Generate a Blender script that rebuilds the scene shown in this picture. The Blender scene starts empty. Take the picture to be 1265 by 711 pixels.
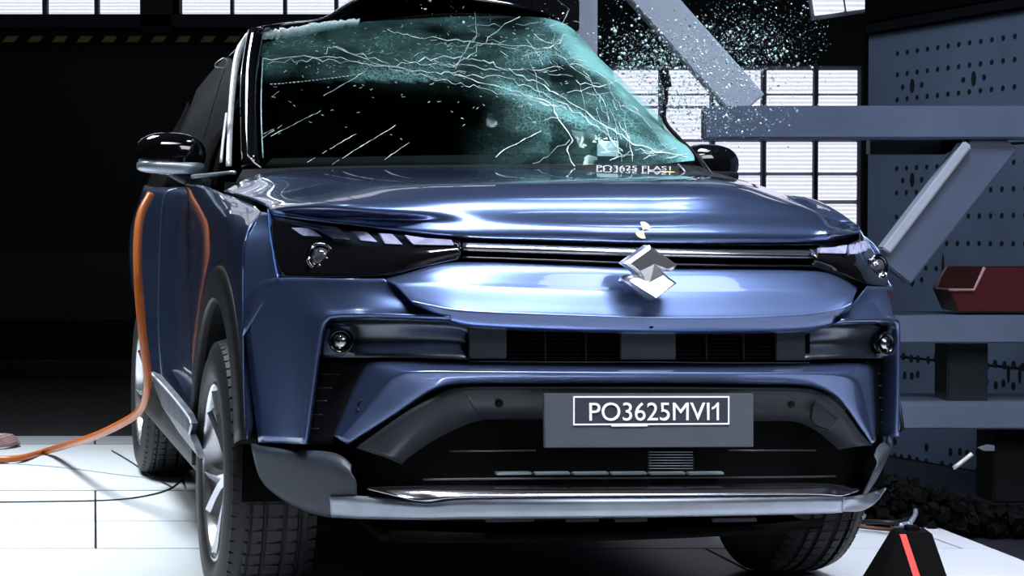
import bpy, bmesh, math, random
from mathutils import Vector, Matrix
random.seed(7)
sc = bpy.context.scene
COL = sc.collection
R = math.radians

# ------------------------------------------------------------------ camera
W_, H_, F_ = 1265.0, 711.0, 2132.0
PIT = R(-1.692)
# camera as seen from the car's own frame (car: +Y rearwards, X across, Z up)
CC = Vector((-1.458, -3.689, .952)); yaw, rol = R(17.04), R(1.307)
cr_ = Vector((math.cos(yaw), -math.sin(yaw), 0))
cf_ = Vector((math.sin(yaw)*math.cos(PIT), math.cos(yaw)*math.cos(PIT), math.sin(PIT)))
cu_ = cr_.cross(cf_)
cr_, cu_ = cr_*math.cos(rol)+cu_*math.sin(rol), cu_*math.cos(rol)-cr_*math.sin(rol)
wr_, wf_ = Vector((1, 0, 0)), Vector((0, math.cos(PIT), math.sin(PIT)))
wu_ = wr_.cross(wf_)
A_ = Matrix((wr_, wu_, wf_)).transposed(); B_ = Matrix((cr_, cu_, cf_))
ROT = A_ @ B_
CAMH = -(ROT @ (Vector((.765, .86, 0))-CC)).z          # right front tyre stands on the floor
CAMW = Vector((0, 0, CAMH))
CARM = Matrix.Translation(CAMW) @ ROT.to_4x4() @ Matrix.Translation(-CC)
cam = bpy.data.objects.new('camera', bpy.data.cameras.new('camera')); COL.objects.link(cam)
cam.data.sensor_width = 36; cam.data.lens = F_/W_*36
cam.location = CAMW; cam.rotation_euler = (math.pi/2+PIT, 0, 0)
cam.data.clip_end = 200
sc.camera = cam

# ------------------------------------------------------------------ light
w = bpy.data.worlds.new('world'); sc.world = w; w.use_nodes = True
w.node_tree.nodes['Background'].inputs[0].default_value = (.35, .5, .8, 1)
w.node_tree.nodes['Background'].inputs[1].default_value = .004
sc.view_settings.view_transform = 'Standard'; sc.view_settings.look = 'None'
sc.view_settings.exposure = 0.0; sc.view_settings.gamma = 1.0
def area(name, loc, tgt, sx, sy, power, col=(.85, .92, 1), spread=math.pi):
    l = bpy.data.lights.new(name, 'AREA'); l.shape = 'RECTANGLE'; l.size = sx; l.size_y = sy
    l.energy = power; l.color = col; l.spread = spread
    o = bpy.data.objects.new(name, l); COL.objects.link(o); o.location = loc
    o.rotation_euler = (Vector(tgt)-Vector(loc)).to_track_quat('-Z', 'Y').to_euler()
    return o
area('ceiling_lamp_key', (3.3, .9, 3.7), (.6, 4.0, .75), 2.2, 1.6, 32, (.86, .9, 1), R(110))
area('screen_fill_light', (1.3, 5.0, 4.4), (.45, 5.3, 1.35), .8, .8, 12, (.85, .95, 1), R(42))  # added light aimed at the windscreen, brightens the shattered glass
area('front_fill_light', (.75, 2.6, 3.7), (.6, 4.05, .8), 3.0, .7, 52, (.9, .9, .98), R(62))  # added fill light from above, brightens the front panel and chrome
area('ceiling_lamp_floor', (-3.0, 6.4, 5.2), (-2.6, 6.0, 0), 1.6, 2.0, 140, (.88, .97, 1), R(60))
area('ceiling_lamp_barrier', (1.6, 4.6, 4.4), (2.3, 7.0, .9), 1.5, 1.0, 42, (.6, .75, 1), R(100))
area('ceiling_lamp_right', (1.9, 4.6, 3.6), (1.9, 4.9, 0), .8, .8, 4, (.8, .85, 1), R(48))

# ------------------------------------------------------------------ materials
MATS = {}
def mat(name, col, rough=.5, metal=0., coat=0., emit=0., ecol=None, trans=0., noise=0., nscale=20., bump=0., alpha=1., spec=.5):
    if name in MATS: return MATS[name]
    m = bpy.data.materials.new(name); m.use_nodes = True; nt = m.node_tree
    b = nt.nodes['Principled BSDF']
    b.inputs['Base Color'].default_value = (*col, 1); b.inputs['Roughness'].default_value = rough
    b.inputs['Metallic'].default_value = metal; b.inputs['Coat Weight'].default_value = coat
    b.inputs['Coat Roughness'].default_value = .03; b.inputs['Specular IOR Level'].default_value = spec
    b.inputs['Transmission Weight'].default_value = trans; b.inputs['Alpha'].default_value = alpha
    if emit: b.inputs['Emission Color'].default_value = (*(ecol or col), 1); b.inputs['Emission Strength'].default_value = emit
    if noise or bump:
        tc = nt.nodes.new('ShaderNodeTexCoord'); n = nt.nodes.new('ShaderNodeTexNoise')
        n.inputs['Scale'].default_value = nscale; n.inputs['Detail'].default_value = 5
        nt.links.new(tc.outputs['Object'], n.inputs['Vector'])
        if noise:
            r = nt.nodes.new('ShaderNodeValToRGB')
            r.color_ramp.elements[0].position = .3; r.color_ramp.elements[1].position = .7
            r.color_ramp.elements[0].color = (*[c*(1-noise) for c in col], 1)
            r.color_ramp.elements[1].color = (*[min(1, c*(1+noise)) for c in col], 1)
            nt.links.new(n.outputs['Fac'], r.inputs['Fac']); nt.links.new(r.outputs['Color'], b.inputs['Base Color'])
        if bump:
            bm = nt.nodes.new('ShaderNodeBump'); bm.inputs['Strength'].default_value = bump; bm.inputs['Distance'].default_value = .002
            nt.links.new(n.outputs['Fac'], bm.inputs['Height']); nt.links.new(bm.outputs['Normal'], b.inputs['Normal'])
    MATS[name] = m; return m
PAINT = mat('blue_metallic_paint', (.11, .17, .34), .32, .84, 1, noise=.06, nscale=900)
GLOSSBLACK = mat('gloss_black', (.004, .004, .005), .08, 0, 1)
BLACK = mat('matt_black', (.004, .004, .005), .7, noise=.3, spec=.2)
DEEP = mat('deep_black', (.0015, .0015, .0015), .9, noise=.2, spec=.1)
SATIN = mat('satin_grey_plastic', (.02, .025, .031), .42, spec=.35, metal=.1, noise=.08, nscale=60)
DKPLASTIC = mat('dark_plastic', (.005, .006, .007), .5, spec=.3, noise=.1, nscale=60)
CHROME = mat('chrome', (.8, .82, .86), .2, 1, noise=.04, nscale=8)
SILVER = mat('satin_silver', (.42, .48, .55), .33, .7, noise=.1, nscale=12)
LOWGREY = mat('lower_grey_plastic', (.042, .054, .07), .45, .1, spec=.35, noise=.06, nscale=30)
BRSH = mat('brushed_grey_trim', (.22, .25, .28), .34, .9, noise=.05, nscale=50)
RUBBER = mat('tyre_rubber', (.011, .012, .014), .55, noise=.2, nscale=80, bump=.2)
ALLOY = mat('alloy', (.75, .76, .8), .25, .9, noise=.08, nscale=15)
RED = mat('caliper_red', (.4, .01, .015), .4, noise=.1)
WHITE = mat('white_print', (.85, .87, .9), .5, noise=.02)
DRL = mat('lamp_strip_lilac', (.42, .45, .66), .25, .2, .5, noise=.15, nscale=60)
YELLOW = mat('yellow_tape', (.75, .8, .12), .5, noise=.1)
PALEYEL = mat('pale_yellow_print', (.9, .9, .55), .5, noise=.05)
PLATE = mat('plate_grey', (.06, .075, .09), .5, noise=.05)
STEEL = mat('painted_steel', (.13, .16, .23), .45, .1, noise=.12, nscale=3, bump=.1)
STEELLT = mat('bright_painted_steel', (.62, .65, .72), .45, .1, noise=.1, nscale=4, bump=.1)
ORANGE = mat('orange_cable', (.42, .10, .015), .32, noise=.1, nscale=20)
PINKHOSE = mat('greyish_pink_hose', (.35, .22, .22), .4, noise=.1)
GLASSW = mat('crushed_glass_white', (.62, .78, .8), .4, noise=.3, nscale=200)
TEALSH = mat('teal_glass', (.3, .55, .52), .3, noise=.35, nscale=90)
REDBIN = mat('dark_red_plastic', (.075, .004, .005), .4, noise=.15)
PERF = mat('perforated_panel_paint', (.15, .19, .25), .6, noise=.15, nscale=2, bump=.1)

# ------------------------------------------------------------------ rays and base surface
def cray(x, y): return cf_+cr_*((x-632.5)/F_)-cu_*((y-355.5)/F_)
def PY(x, y, Y): d = cray(x, y); return CC+d*((Y-CC.y)/d.y)
def PX(x, y, X): d = cray(x, y); return CC+d*((X-CC.x)/d.x)
def base(x, z):
    a = abs(x); r = .12*a*a+2.5*max(0, a-.5)**2
    r += max(0, z-.84)*1.2*(min(a, .72)/.72)**3+max(0, .42-z)*1.0*(min(a, .72)/.72)**3
    return r
def S(x, y, o=0.):
    d = cray(x, y)
    def f(Y):
        P = CC+d*((Y-CC.y)/d.y); return Y-base(P.x, P.z)-o
    best = (9, 0); prev = f(-.3); Y = -.3
    while Y < 1.4:
        Y += .02; v = f(Y)
        if prev < 0 <= v:
            a, b = Y-.02, Y
            for _ in range(18):
                m = (a+b)/2
                if f(m) < 0: a = m
                else: b = m
            return PY(x, y, a)
        if abs(v) < best[0]: best = (abs(v), Y)
        prev = v
    return PY(x, y, best[1])
def RS(o, *p): return [S(x, y, o) for x, y in p]
def RY(*p): return [PY(*q) for q in p]
def wray(x, y): return wf_+wr_*((x-632.5)/F_)-wu_*((y-355.5)/F_)
def G(x, y, Y): d = wray(x, y); return CAMW+d*(Y/d.y)           # a point of the hall at distance Y
def GF(x, y, z=0.): d = wray(x, y); return CAMW+d*((z-CAMW.z)/d.z)
def mir(P): return [Vector((-p.x, p.y, p.z)) for p in P]

# ------------------------------------------------------------------ mesh helpers
def link(name, me, m, par=None, smooth=True):
    o = bpy.data.objects.new(name, me); COL.objects.link(o)
    if m: me.materials.append(m)
    if smooth:
        for p in me.polygons: p.use_smooth = True
    if par: o.parent = par
    return o
def mesh(name, V, Fc, m, par=None, smooth=True):
    me = bpy.data.meshes.new(name); me.from_pydata([tuple(v) for v in V], [], Fc); me.update()
    return link(name, me, m, par, smooth)
def empty(name, loc=(0, 0, 0), rz=0):
    o = bpy.data.objects.new(name, None); COL.objects.link(o); o.location = loc; o.rotation_euler = (0, 0, rz); return o
def tag(o, label, cat, group=None, kind=None):
    o['label'] = label; o['category'] = cat
    if group: o['group'] = group
    if kind: o['kind'] = kind
    return o
def cat_(P, t):
    n = len(P)-1; t = max(0, min(n, t)); i = min(int(t), n-1); u = t-i
    a, b = P[i], P[i+1]; p0 = P[i-1] if i else a*2-b; p3 = P[i+2] if i+2 <= n else b*2-a
    return .5*((2*a)+(b-p0)*u+(2*p0-5*a+4*b-p3)*u*u+(3*a-p0-3*b+p3)*u**3)
def lin_(P, t):
    n = len(P)-1; t = max(0, min(n, t)); i = min(int(t), n-1); return P[i].lerp(P[i+1], t-i)
def resamp(P, n, sharp=False):
    f = lin_ if sharp else cat_
    return [f(P, k*(len(P)-1)/(n-1)) for k in range(n)]
def resamp_len(P, n):
    L = [0]
    for a, b in zip(P, P[1:]): L.append(L[-1]+(b-a).length)
    out = []
    for k in range(n):
        s = L[-1]*k/(n-1); i = 0
        while i < len(P)-2 and L[i+1] < s: i += 1
        out.append(cat_(P, i+(s-L[i])/max(1e-9, L[i+1]-L[i])))
    return out
def grid(rows, n=48, sub=4, sharp=False, sharpx=False):
    if len({len(r) for r in rows}) == 1: rr = [resamp(r, n, sharpx) for r in rows]
    else: rr = [resamp_len(r, n) for r in rows]
    m = (len(rows)-1)*sub+1
    return [[(lin_ if sharp else cat_)([r[j] for r in rr], i/sub) for j in range(n)] for i in range(m)]
def loft(name, rows, m, par, n=48, sub=4, th=.003, sharp=False, sharpx=False, mirror=False, bev=0):
    if mirror: rows = [mir(r) for r in rows]
    g = grid(rows, n, sub, sharp, sharpx); nr = len(g)
    V = [p for r in g for p in r]
    Fc = [(i*n+j, i*n+j+1, (i+1)*n+j+1, (i+1)*n+j) for i in range(nr-1) for j in range(n-1)]
    if not mirror: Fc = [f[::-1] for f in Fc]
    o = mesh(name, V, Fc, m, par)
    if th:
        s = o.modifiers.new('s', 'SOLIDIFY'); s.thickness = th; s.offset = 0
    return o
def plate(name, P, m, par, d=Vector((0, .006, 0)), bev=.0012, smooth=False):
    """an outline P with real thickness d"""
    bm = bmesh.new(); f = bm.faces.new([bm.verts.new(p) for p in P])
    bmesh.ops.recalc_face_normals(bm, faces=[f])
    r = bmesh.ops.extrude_face_region(bm, geom=[f])
    vs = [v for v in r['geom'] if isinstance(v, bmesh.types.BMVert)]
    bmesh.ops.translate(bm, verts=vs, vec=d)
    bmesh.ops.recalc_face_normals(bm, faces=bm.faces[:])
    if bev: bmesh.ops.bevel(bm, geom=bm.edges[:], offset=bev, segments=2, affect='EDGES', clamp_overlap=True)
    me = bpy.data.meshes.new(name); bm.to_mesh(me); bm.free()
    return link(name, me, m, par, smooth)
def tube(name, P, r, m, par=None, n=8, k=None, cat=True, rad=None):
    if k: P = resamp(P, k, not cat)
    V, Fc = [], []; up = Vector((.13, .21, .97)).normalized()
    for i, p in enumerate(P):
        t = (P[min(i+1, len(P)-1)]-P[max(i-1, 0)]).normalized()
        a = t.cross(up)
        if a.length < .1: a = t.cross(Vector((1, 0, 0)))
        a.normalize(); b = t.cross(a); rr = rad[i] if rad else r
        for j in range(n):
            q = 2*math.pi*j/n; V.append(p+a*(math.cos(q)*rr)+b*(math.sin(q)*rr))
    for i in range(len(P)-1):
        for j in range(n): Fc.append((i*n+j, i*n+(j+1) % n, (i+1)*n+(j+1) % n, (i+1)*n+j))
    Fc.append(tuple(range(n))[::-1]); Fc.append(tuple((len(P)-1)*n+j for j in range(n)))
    return mesh(name, V, Fc, m, par)
def box(name, lo, hi, m, par=None, bev=.004):
    bm = bmesh.new(); bmesh.ops.create_cube(bm, size=1)
    c = (Vector(lo)+Vector(hi))/2; s = Vector(hi)-Vector(lo)
    for v in bm.verts: v.co = Vector((v.co.x*s.x+c.x, v.co.y*s.y+c.y, v.co.z*s.z+c.z))
    if bev: bmesh.ops.bevel(bm, geom=bm.edges[:], offset=min(bev, min(abs(q) for q in s)*.3), segments=2, affect='EDGES')
    me = bpy.data.meshes.new(name); bm.to_mesh(me); bm.free(); return link(name, me, m, par, False)
def beam(name, a, b, wd, dp, m, par, up=Vector((0, 0, 1)), bev=.006):
    """a box-section bar from a to b; wd across (in the plane of up), dp deep"""
    a, b = Vector(a), Vector(b); t = (b-a).normalized(); s = t.cross(up)
    if s.length < .05: s = Vector((0, 1, 0))
    s.normalize(); u = s.cross(t).normalized()
    bm = bmesh.new(); vs = []
    for p in (a, b):
        for i, j in ((-1, -1), (1, -1), (1, 1), (-1, 1)): vs.append(bm.verts.new(p+s*(i*dp/2)+u*(j*wd/2)))
    for f in ((0, 1, 2, 3), (7, 6, 5, 4), (0, 4, 5, 1), (1, 5, 6, 2), (2, 6, 7, 3), (3, 7, 4, 0)): bm.faces.new([vs[k] for k in f])
    bmesh.ops.recalc_face_normals(bm, faces=bm.faces[:])
    if bev: bmesh.ops.bevel(bm, geom=bm.edges[:], offset=bev, segments=2, affect='EDGES')
    me = bpy.data.meshes.new(name); bm.to_mesh(me); bm.free(); return link(name, me, m, par, False)
def lathe(name, prof, c, ax, m, par, n=48, sx=1.):
    """profile (r, offset along ax) turned about the axis ax through c"""
    ax = Vector(ax).normalized(); a = ax.cross(Vector((.01, .02, 1))).normalized(); b = ax.cross(a)
    V = []; k = len(prof)
    for i in range(n):
        q = 2*math.pi*i/n
        for r, h in prof: V.append(Vector(c)+a*(r*math.cos(q))+b*(r*math.sin(q))+ax*h)
    Fc = [(i*k+j, i*k+j+1, ((i+1) % n)*k+j+1, ((i+1) % n)*k+j) for i in range(n) for j in range(k-1)]
    return mesh(name, V, Fc, m, par)
def text(name, s, m, par, p0, right, up, width, height, depth=.0012):
    cu = bpy.data.curves.new(name, 'FONT'); cu.body = s; cu.size = 1; cu.extrude = .02
    t = bpy.data.objects.new('t', cu); COL.objects.link(t)
    dg = bpy.context.evaluated_depsgraph_get(); me = bpy.data.meshes.new_from_object(t.evaluated_get(dg))
    bpy.data.objects.remove(t)
    xs = [v.co.x for v in me.vertices]; ys = [v.co.y for v in me.vertices]
    x0, x1, y0, y1 = min(xs), max(xs), min(ys), max(ys); nrm = right.cross(up)
    for v in me.vertices:
        v.co = p0+right*((v.co.x-x0)/(x1-x0)*width)+up*((v.co.y-y0)/(y1-y0)*height)+nrm*(v.co.z/.02*depth)
    return link(name, me, m, par, False)

# ================================================================== SETTING
FLOORW = mat('white_floor_slab', (.50, .52, .56), .45, noise=.05, nscale=1.5)
FLOORG = mat('grey_floor_slab', (.30, .31, .35), .5, noise=.08, nscale=3)
PITM = mat('black_floor', (.012, .013, .015), .35, noise=.4, nscale=2)
WALLD = mat('black_wall', (.007, .008, .009), .6, noise=.3, nscale=2)
WALLB = mat('dark_grey_wall_band', (.035, .045, .05), .6, noise=.2, nscale=2)
def struct(o): o['kind'] = 'structure'; return o
YB = 14.0
f = struct(box('floor', (-9, -2.5, -.09), (7, YB, -.035), PITM, None, 0))
# raised white platform in slabs; right edge runs back at an angle
edge = [GF(870, 538), GF(1265, 692)]
ed = edge[0]-edge[1]
def edge_x(y): return edge[1].x+ed.x*(y-edge[1].y)/ed.y
rows_y = [GF(600, q).y for q in (538, 548.5, 605, 643, 677)]+[4.0, 2.6, 1.0]
xs_b = [-6.2]+[k*1.35 for k in range(-3, 4)]
tops = empty('trim_1'); struct(tops)
base_slab = None
for i in range(len(rows_y)-1):
    y1, y0 = rows_y[i], rows_y[i+1]
    off = [0, .35, 0, 0, .55, .2, .4][i]; skew = GF(118, 640).x/GF(118, 640).y
    xs = [x+off for x in xs_b]+[50]
    for x0, x1 in zip(xs, xs[1:]):
        g_ = .004; gy1 = .016 if i == 2 else .004
        P = []
        for (X, Yy) in ((x0+g_, y0+g_), (x1-g_, y0+g_), (x1-g_, y1-gy1), (x0+g_, y1-gy1)):
            X += skew*Yy; P.append(Vector((min(X, edge_x(Yy)), Yy, -.034)))
        if P[1].x-P[0].x < .05 and P[2].x-P[3].x < .05: continue
        if P[2].x <= P[3].x: P[2] = P[3]+Vector((.002, 0, 0))
        plate('floor_panel', P, FLOORG if i == 0 else FLOORW, f, Vector((0, 0, .034)), .002)
bpy.data.objects.remove(tops)
wb = struct(box('wall_back', (-9, YB, -.1), (7, YB+.2, 6), WALLD, None, 0))
box('wall_panel', (-8, YB-.06, G(0, 395, YB).z), (G(230, 395, YB).x, YB, G(0, 311, YB).z), WALLB, wb)
box('wall_panel', (-8, YB-1.56, -.034), (G(230, 395, YB).x, YB-1.5, .08), WALLB, f)
struct(box('wall_left', (-9.2, -2.5, -.1), (-9, YB, 6), WALLD, None, 0))
struct(box('ceiling', (-9, -2.5, 6), (7, YB, 6.1), WALLD, None, 0))

# hazard striped rail
HZ = mat('hazard_yellow', (.26, .25, .05), .6, noise=.2)
rail = tag(empty('hazard_rail', G(100, 48, YB-.5)), 'dark rail with slanted yellow stripes along the back wall under the light banks', 'rail')
def loc(o, P): return [p-o.location for p in P]
zt, zb = G(100, 43, YB-.5).z, G(100, 52, YB-.5).z
xl, xr = G(-60, 48, YB-.5).x, G(480, 48, YB-.5).x
rb = box('rail_bar', Vector((xl, YB-.5, zb-.02))-rail.location, Vector((xr, YB-.42, zt+.02))-rail.location, BLACK, rail)
x = G(3, 48, YB-.5).x; st = G(33.5, 48, YB-.5).x-x
for k in range(-2, 14):
    a = x+k*st; P = [Vector((a, YB-.504, zb)), Vector((a+st*.48, YB-.504, zb)), Vector((a+st*.66, YB-.504, zt-.01)), Vector((a+st*.18, YB-.504, zt-.01))]
    plate('stripe', loc(rail, P), HZ, rail, Vector((0, .003, 0)), 0)

# light banks
def ledmat(name, strength, sc_=12):
    m = bpy.data.materials.new(name); m.use_nodes = True; nt = m.node_tree; b = nt.nodes['Principled BSDF']
    b.inputs['Base Color'].default_value = (.5, .5, .55, 1); b.inputs['Roughness'].default_value = .5
    tc = nt.nodes.new('ShaderNodeTexCoord'); wv = nt.nodes.new('ShaderNodeTexWave'); wv.bands_direction = 'Z'
    wv.inputs['Scale'].default_value = sc_; wv.inputs['Distortion'].default_value = .4
    vo = nt.nodes.new('ShaderNodeTexVoronoi'); vo.inputs['Scale'].default_value = 45
    mx = nt.nodes.new('ShaderNodeMath'); mx.operation = 'MULTIPLY'
    rp = nt.nodes.new('ShaderNodeMapRange'); rp.inputs['To Min'].default_value = .62*strength; rp.inputs['To Max'].default_value = 1.05*strength
    nt.links.new(tc.outputs['Object'], wv.inputs['Vector']); nt.links.new(tc.outputs['Object'], vo.inputs['Vector'])
    ad = nt.nodes.new('ShaderNodeMath'); ad.operation = 'SUBTRACT'; nt.links.new(wv.outputs['Fac'], ad.inputs[0])
    nt.links.new(vo.outputs['Distance'], mx.inputs[0]); mx.inputs[1].default_value = .35; nt.links.new(mx.outputs[0], ad.inputs[1])
    nt.links.new(ad.outputs[0], rp.inputs['Value']); nt.links.new(rp.outputs['Result'], b.inputs['Emission Strength'])
    b.inputs['Emission Color'].default_value = (.86, .88, 1, 1); return m
LED = ledmat('lit_lamp_panel', 1.25); LED2 = ledmat('lit_lamp_panel_rear', 1.25, 12)
BANKF = mat('bank_frame', (.10, .10, .15), .5, noise=.1)
def bank(label, org, ux, uz, cols, rws, m, bz=.03, group='banks of lit panels on the hall wall'):
    """org: lower-left corner; cols/rws: list of (start, end) along ux / uz"""
    b = tag(empty('light_bank', org), label, 'light bank'); n = ux.cross(uz).normalized()   # n points to the hall
    def q(a, c, d=0): return ux*a+uz*c+n*d
    c0, c1, r0, r1 = cols[0][0]-bz, cols[-1][1]+bz, rws[0][0]-bz, rws[-1][1]+bz
    plate('back_plate', [q(c0, r0), q(c1, r0), q(c1, r1), q(c0, r1)], BANKF, b, n*-.03, 0)
    for a0, a1 in cols:
        for z0, z1 in rws:
            plate('light_panel', [q(a0, z0, .002), q(a1, z0, .002), q(a1, z1, .002), q(a0, z1, .002)], m, b, n*.02, .003)
    for a, c in list(zip([c[1] for c in cols], [c[0] for c in cols][1:])):
        mid = (a+c)/2; e = (c-a)*.28
        plate('mullion', [q(mid-e, r0, .002), q(mid+e, r0, .002), q(mid+e, r1, .002), q(mid-e, r1, .002)], BANKF, b, n*.03, .002)
    return b
X_, Z_ = Vector((1, 0, 0)), Vector((0, 0, 1)); k = YB/F_
o0 = G(-20, 20.5, YB-.3)
kk = (YB-.3)/F_
bank('row of lit wall panels at the top left corner of the hall', o0, X_, Z_, [((a+20)*kk, (b+20)*kk) for a, b in ((-125, -72), (-65, -10), (-2, 52), (61, 116), (124, 184))], [(.215*i, .215*i+.19) for i in range(14)], LED)
bank('row of lit wall panels right of the dark post above the roof pillar', o0, X_, Z_, [((a+20)*kk, (b+20)*kk) for a, b in ((225, 283), (289, 348), (354, 411), (417, 470))], [(.215*i, .215*i+.19) for i in range(14)], LED)
struct(box('trim_1', (G(184, 20, YB).x, YB-.34, G(0, 48, YB).z), (G(222, 20, YB).x, YB, 4.5), mat('post_dark', (.02, .022, .025), .5, noise=.2)))
struct(box('trim_2', (-8, YB-.34, G(0, 40, YB).z), (G(500, 20, YB).x, YB-.02, G(0, 24, YB).z), mat('post_dark2', (.012, .013, .015), .5, noise=.2)))
def linlamp(label, x0, x1, z):
    o = tag(empty('linear_lamp', ((x0+x1)/2, YB-.12, z)), label, 'lamp'); h = (x1-x0)/2
    box('housing', (-h-.03, -.02, -.05), (h+.03, .12, .05), BANKF, o, .004)
    box('diffuser', (-h, -.04, -.035), (h, -.018, .035), mat('lamp_diffuser', (.9, .9, 1), .5, emit=9), o, .004)
linlamp('long linear wall lamp hidden behind the car roof, mirrored in the hood', -.75, .45, 4.3)
linlamp('left short linear wall lamp above the long one behind the roof', -.95, -.5, 5.3)
linlamp('right short linear wall lamp above the long one behind the roof', -.44, .0, 5.3)
YC = 11.0; kc = YC/F_; o1 = G(600, 300, YC)
cols = [((a-600)*kc, (b-600)*kc) for a, b in ((700, 750), (757, 812), (820, 875), (883, 938), (946, 1002), (1010, 1057))]
rws = [((300-b)*kc, (300-a)*kc) for a, b in ((252, 290), (217, 247), (176, 213), (135, 172), (119, 131), (88, 116))]
bank('wall of lit panels behind the far mirror and the steel barrier', o1, X_, Z_, cols, rws, LED2)
bb2 = bpy.data.objects.get('light_bank.002')
bb2 = [o for o in COL.objects if o.name.startswith('light_bank')][-1]
for t in (.25, 1.4, 2.2): box('stand_post', (t, .02, -o1.z-.034), (t+.06, .08, .2), BANKF, bb2, .003)
# tilted ceiling bank top right
oc = G(1006, 20, 9.0); e1 = (G(1150, 0, 9.0)-oc).normalized(); up_ = Vector((-.1, .1, 1)); up_ = (up_-e1*up_.dot(e1)).normalized()
bank('tilted lit panel bank above the barrier at the top right', oc, e1, up_, [(0, .155), (.165, .33), (.34, .52), (.53, .75)], [(0, .25)], LED, .015)
bb3 = [o for o in COL.objects if o.name.startswith('light_bank')][-1]
for t in (.1, .6): beam('hanger_rod', e1*t+up_*.2+Vector((0, .05, 0)), Vector((e1.x*t, .1, 6.0-oc.z)), .02, .02, BANKF, bb3, bev=0)

# ------------------------------------------------------------------ barrier
bar = tag(empty('crash_barrier', (2.0, 6.4, 0)), 'pale painted steel barrier frame of beams and braces right of the car', 'barrier')
def bl(P): return P-bar.location
def bbeam(name, x0, y0, x1, y1, Yd, wpx, dp, m=STEEL, Y1=None):
    a, b = G(x0, y0, Yd), G(x1, y1, Y1 or Yd); return beam(name, bl(a), bl(b), wpx*Yd/F_, dp, m, bar, up=Vector((0, 1, 0)).cross((b-a).normalized()) if abs((b-a).normalized().z) > .3 else Vector((0, 0, 1)))
YF = 6.4
bbeam('beam', 868, 152, 1330, 152, YF, 40, .12)
b_ = bbeam('diagonal_brace', 762, -50, 925, 133, YF+.05, 46, .1, STEELLT)
bbeam('lower_brace', 1232, 168, 1100, 334, YF+.02, 54, .1)
bbeam('brace_flange', 1192, 178, 1091, 310, YF-.01, 12, .10, STEELLT)
box('shelf_beam', bl(G(1060, 424, YF)), bl(Vector((G(1340, 390, YF).x, YF+.42, G(0, 390, YF).z))), STEEL, bar, .006)
box('lower_shelf_beam', bl(G(1060, 530, YF)), bl(Vector((G(1340, 390, YF).x, YF+.42, G(0, 498, YF).z))), STEEL, bar, .006)
box('upright_block', bl(G(1170, 500, YF+.1)), bl(Vector((G(1221, 424, YF+.1).x, YF+.3, G(0, 424, YF).z))), SATIN, bar, .006)
box('foot', bl(Vector((G(1232, 620, YF+.05).x, YF+.1, -.034))), bl(Vector((G(1290, 620, YF).x, YF+.35, G(0, 530, YF).z))), BLACK, bar, .006)
box('bracket', bl(G(1075, 190, YF+.12)), bl(G(1165, 172, YF+.2)), SATIN, bar, .004)
box('bracket_tip', bl(G(1164, 187, YF+.1)), bl(G(1192, 173, YF+.16)), DEEP, bar, .004)
# light steel portal behind the windscreen
por = tag(empty('steel_portal', G(725, 60, 7.6)), 'bright steel post with a black box behind the top of the shattered windscreen', 'post')
def pl(P): return P-por.location
beam('post', pl(G(725, -60, 7.6)), pl(G(725, 330, 7.6)), 25*7.6/F_, .09, STEELLT, por, up=X_)
beam('cross_bar', pl(G(560, 6, 7.6)), pl(G(716, 6, 7.6)), 36*7.6/F_, .08, STEELLT, por)
box('junction_box', pl(G(686, 36, 7.45)), pl(G(715, 2, 7.52)), BLACK, por, .004)

# perforated side wall, seen along its length
wr0, wr1 = G(1071, 292, 8.05), G(1290, 292, 7.02)
dirw = (wr1-wr0); dirw.z = 0; dl = dirw.length; dirw.normalize(); nw = Vector((dirw.y, -dirw.x, 0)) # faces the car
if nw.y > 0: nw = -nw
def onw(x, y, off=0):
    d = wray(x, y); t = (wr0+nw*off-CAMW).dot(nw)/d.dot(nw); return CAMW+d*t
wall = struct(empty('wall_right', (wr0.x, wr0.y, 0)))
def wl(P): return P-wall.location
z2 = onw(1071, 44).z; zmid = onw(1071, 190).z
def wpan(z0, z1, s0, s1, name='wall_panel', m=PERF, off=0, th=.03):
    a, b = wr0+dirw*s0, wr0+dirw*s1
    P = [Vector((a.x, a.y, z0)), Vector((b.x, b.y, z0)), Vector((b.x, b.y, z1)), Vector((a.x, a.y, z1))]
    return plate(name, [wl(p+nw*off) for p in P], m, wall, -nw*th, .004)
wpan(-.034, .42, 0, 3.2); wpan(.428, zmid-.004, 0, 3.2); wpan(zmid+.004, z2, 0, 3.2)
wpan(-.034, z2+.9, -.03, .0, 'corner_post', DEEP, 0, .5)
wpan(z2+.005, z2+.05, 0, 3.2, 'top_rail', BLACK, .02); wpan(z2+.06, z2+1.5, 0, 3.2, 'upper_panel', DEEP, .0)
HOLE = mat('hole_black', (.004, .005, .006), .9, noise=.1)
def holes(lst):
    V, Fc = [], []
    for (s, z, r, e) in lst:
        c = wr0+dirw*s; c = Vector((c.x, c.y, z))+nw*.0015; b0 = len(V)
        for kk_ in range(8):
            a = kk_*math.pi/4; V.append(wl(c+dirw*(math.cos(a)*r)+Z_*(math.sin(a)*r*e)))
        for kk_ in range(8): V.append(V[b0+kk_]-nw*.0014)
        Fc.append(tuple(range(b0, b0+8)))
        for kk_ in range(8): Fc.append((b0+kk_, b0+(kk_+1) % 8, b0+8+(kk_+1) % 8, b0+8+kk_))
    o = mesh('bolt_holes', V, Fc, HOLE, wall, False); o['kind'] = 'stuff'
hl = []
def sz(x, y): P = onw(x, y); return (P-wr0).dot(dirw), P.z
s0, _ = sz(1109, 60); s1, _ = sz(1254, 40); dS = (s1-s0)/11
for py in (66, 92, 123, 208, 238, 268, 300, 330):
    z = sz(1109, py)[1]
    for k in range(14): hl.append((s0+k*dS, z, .011, 1.05))
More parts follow.
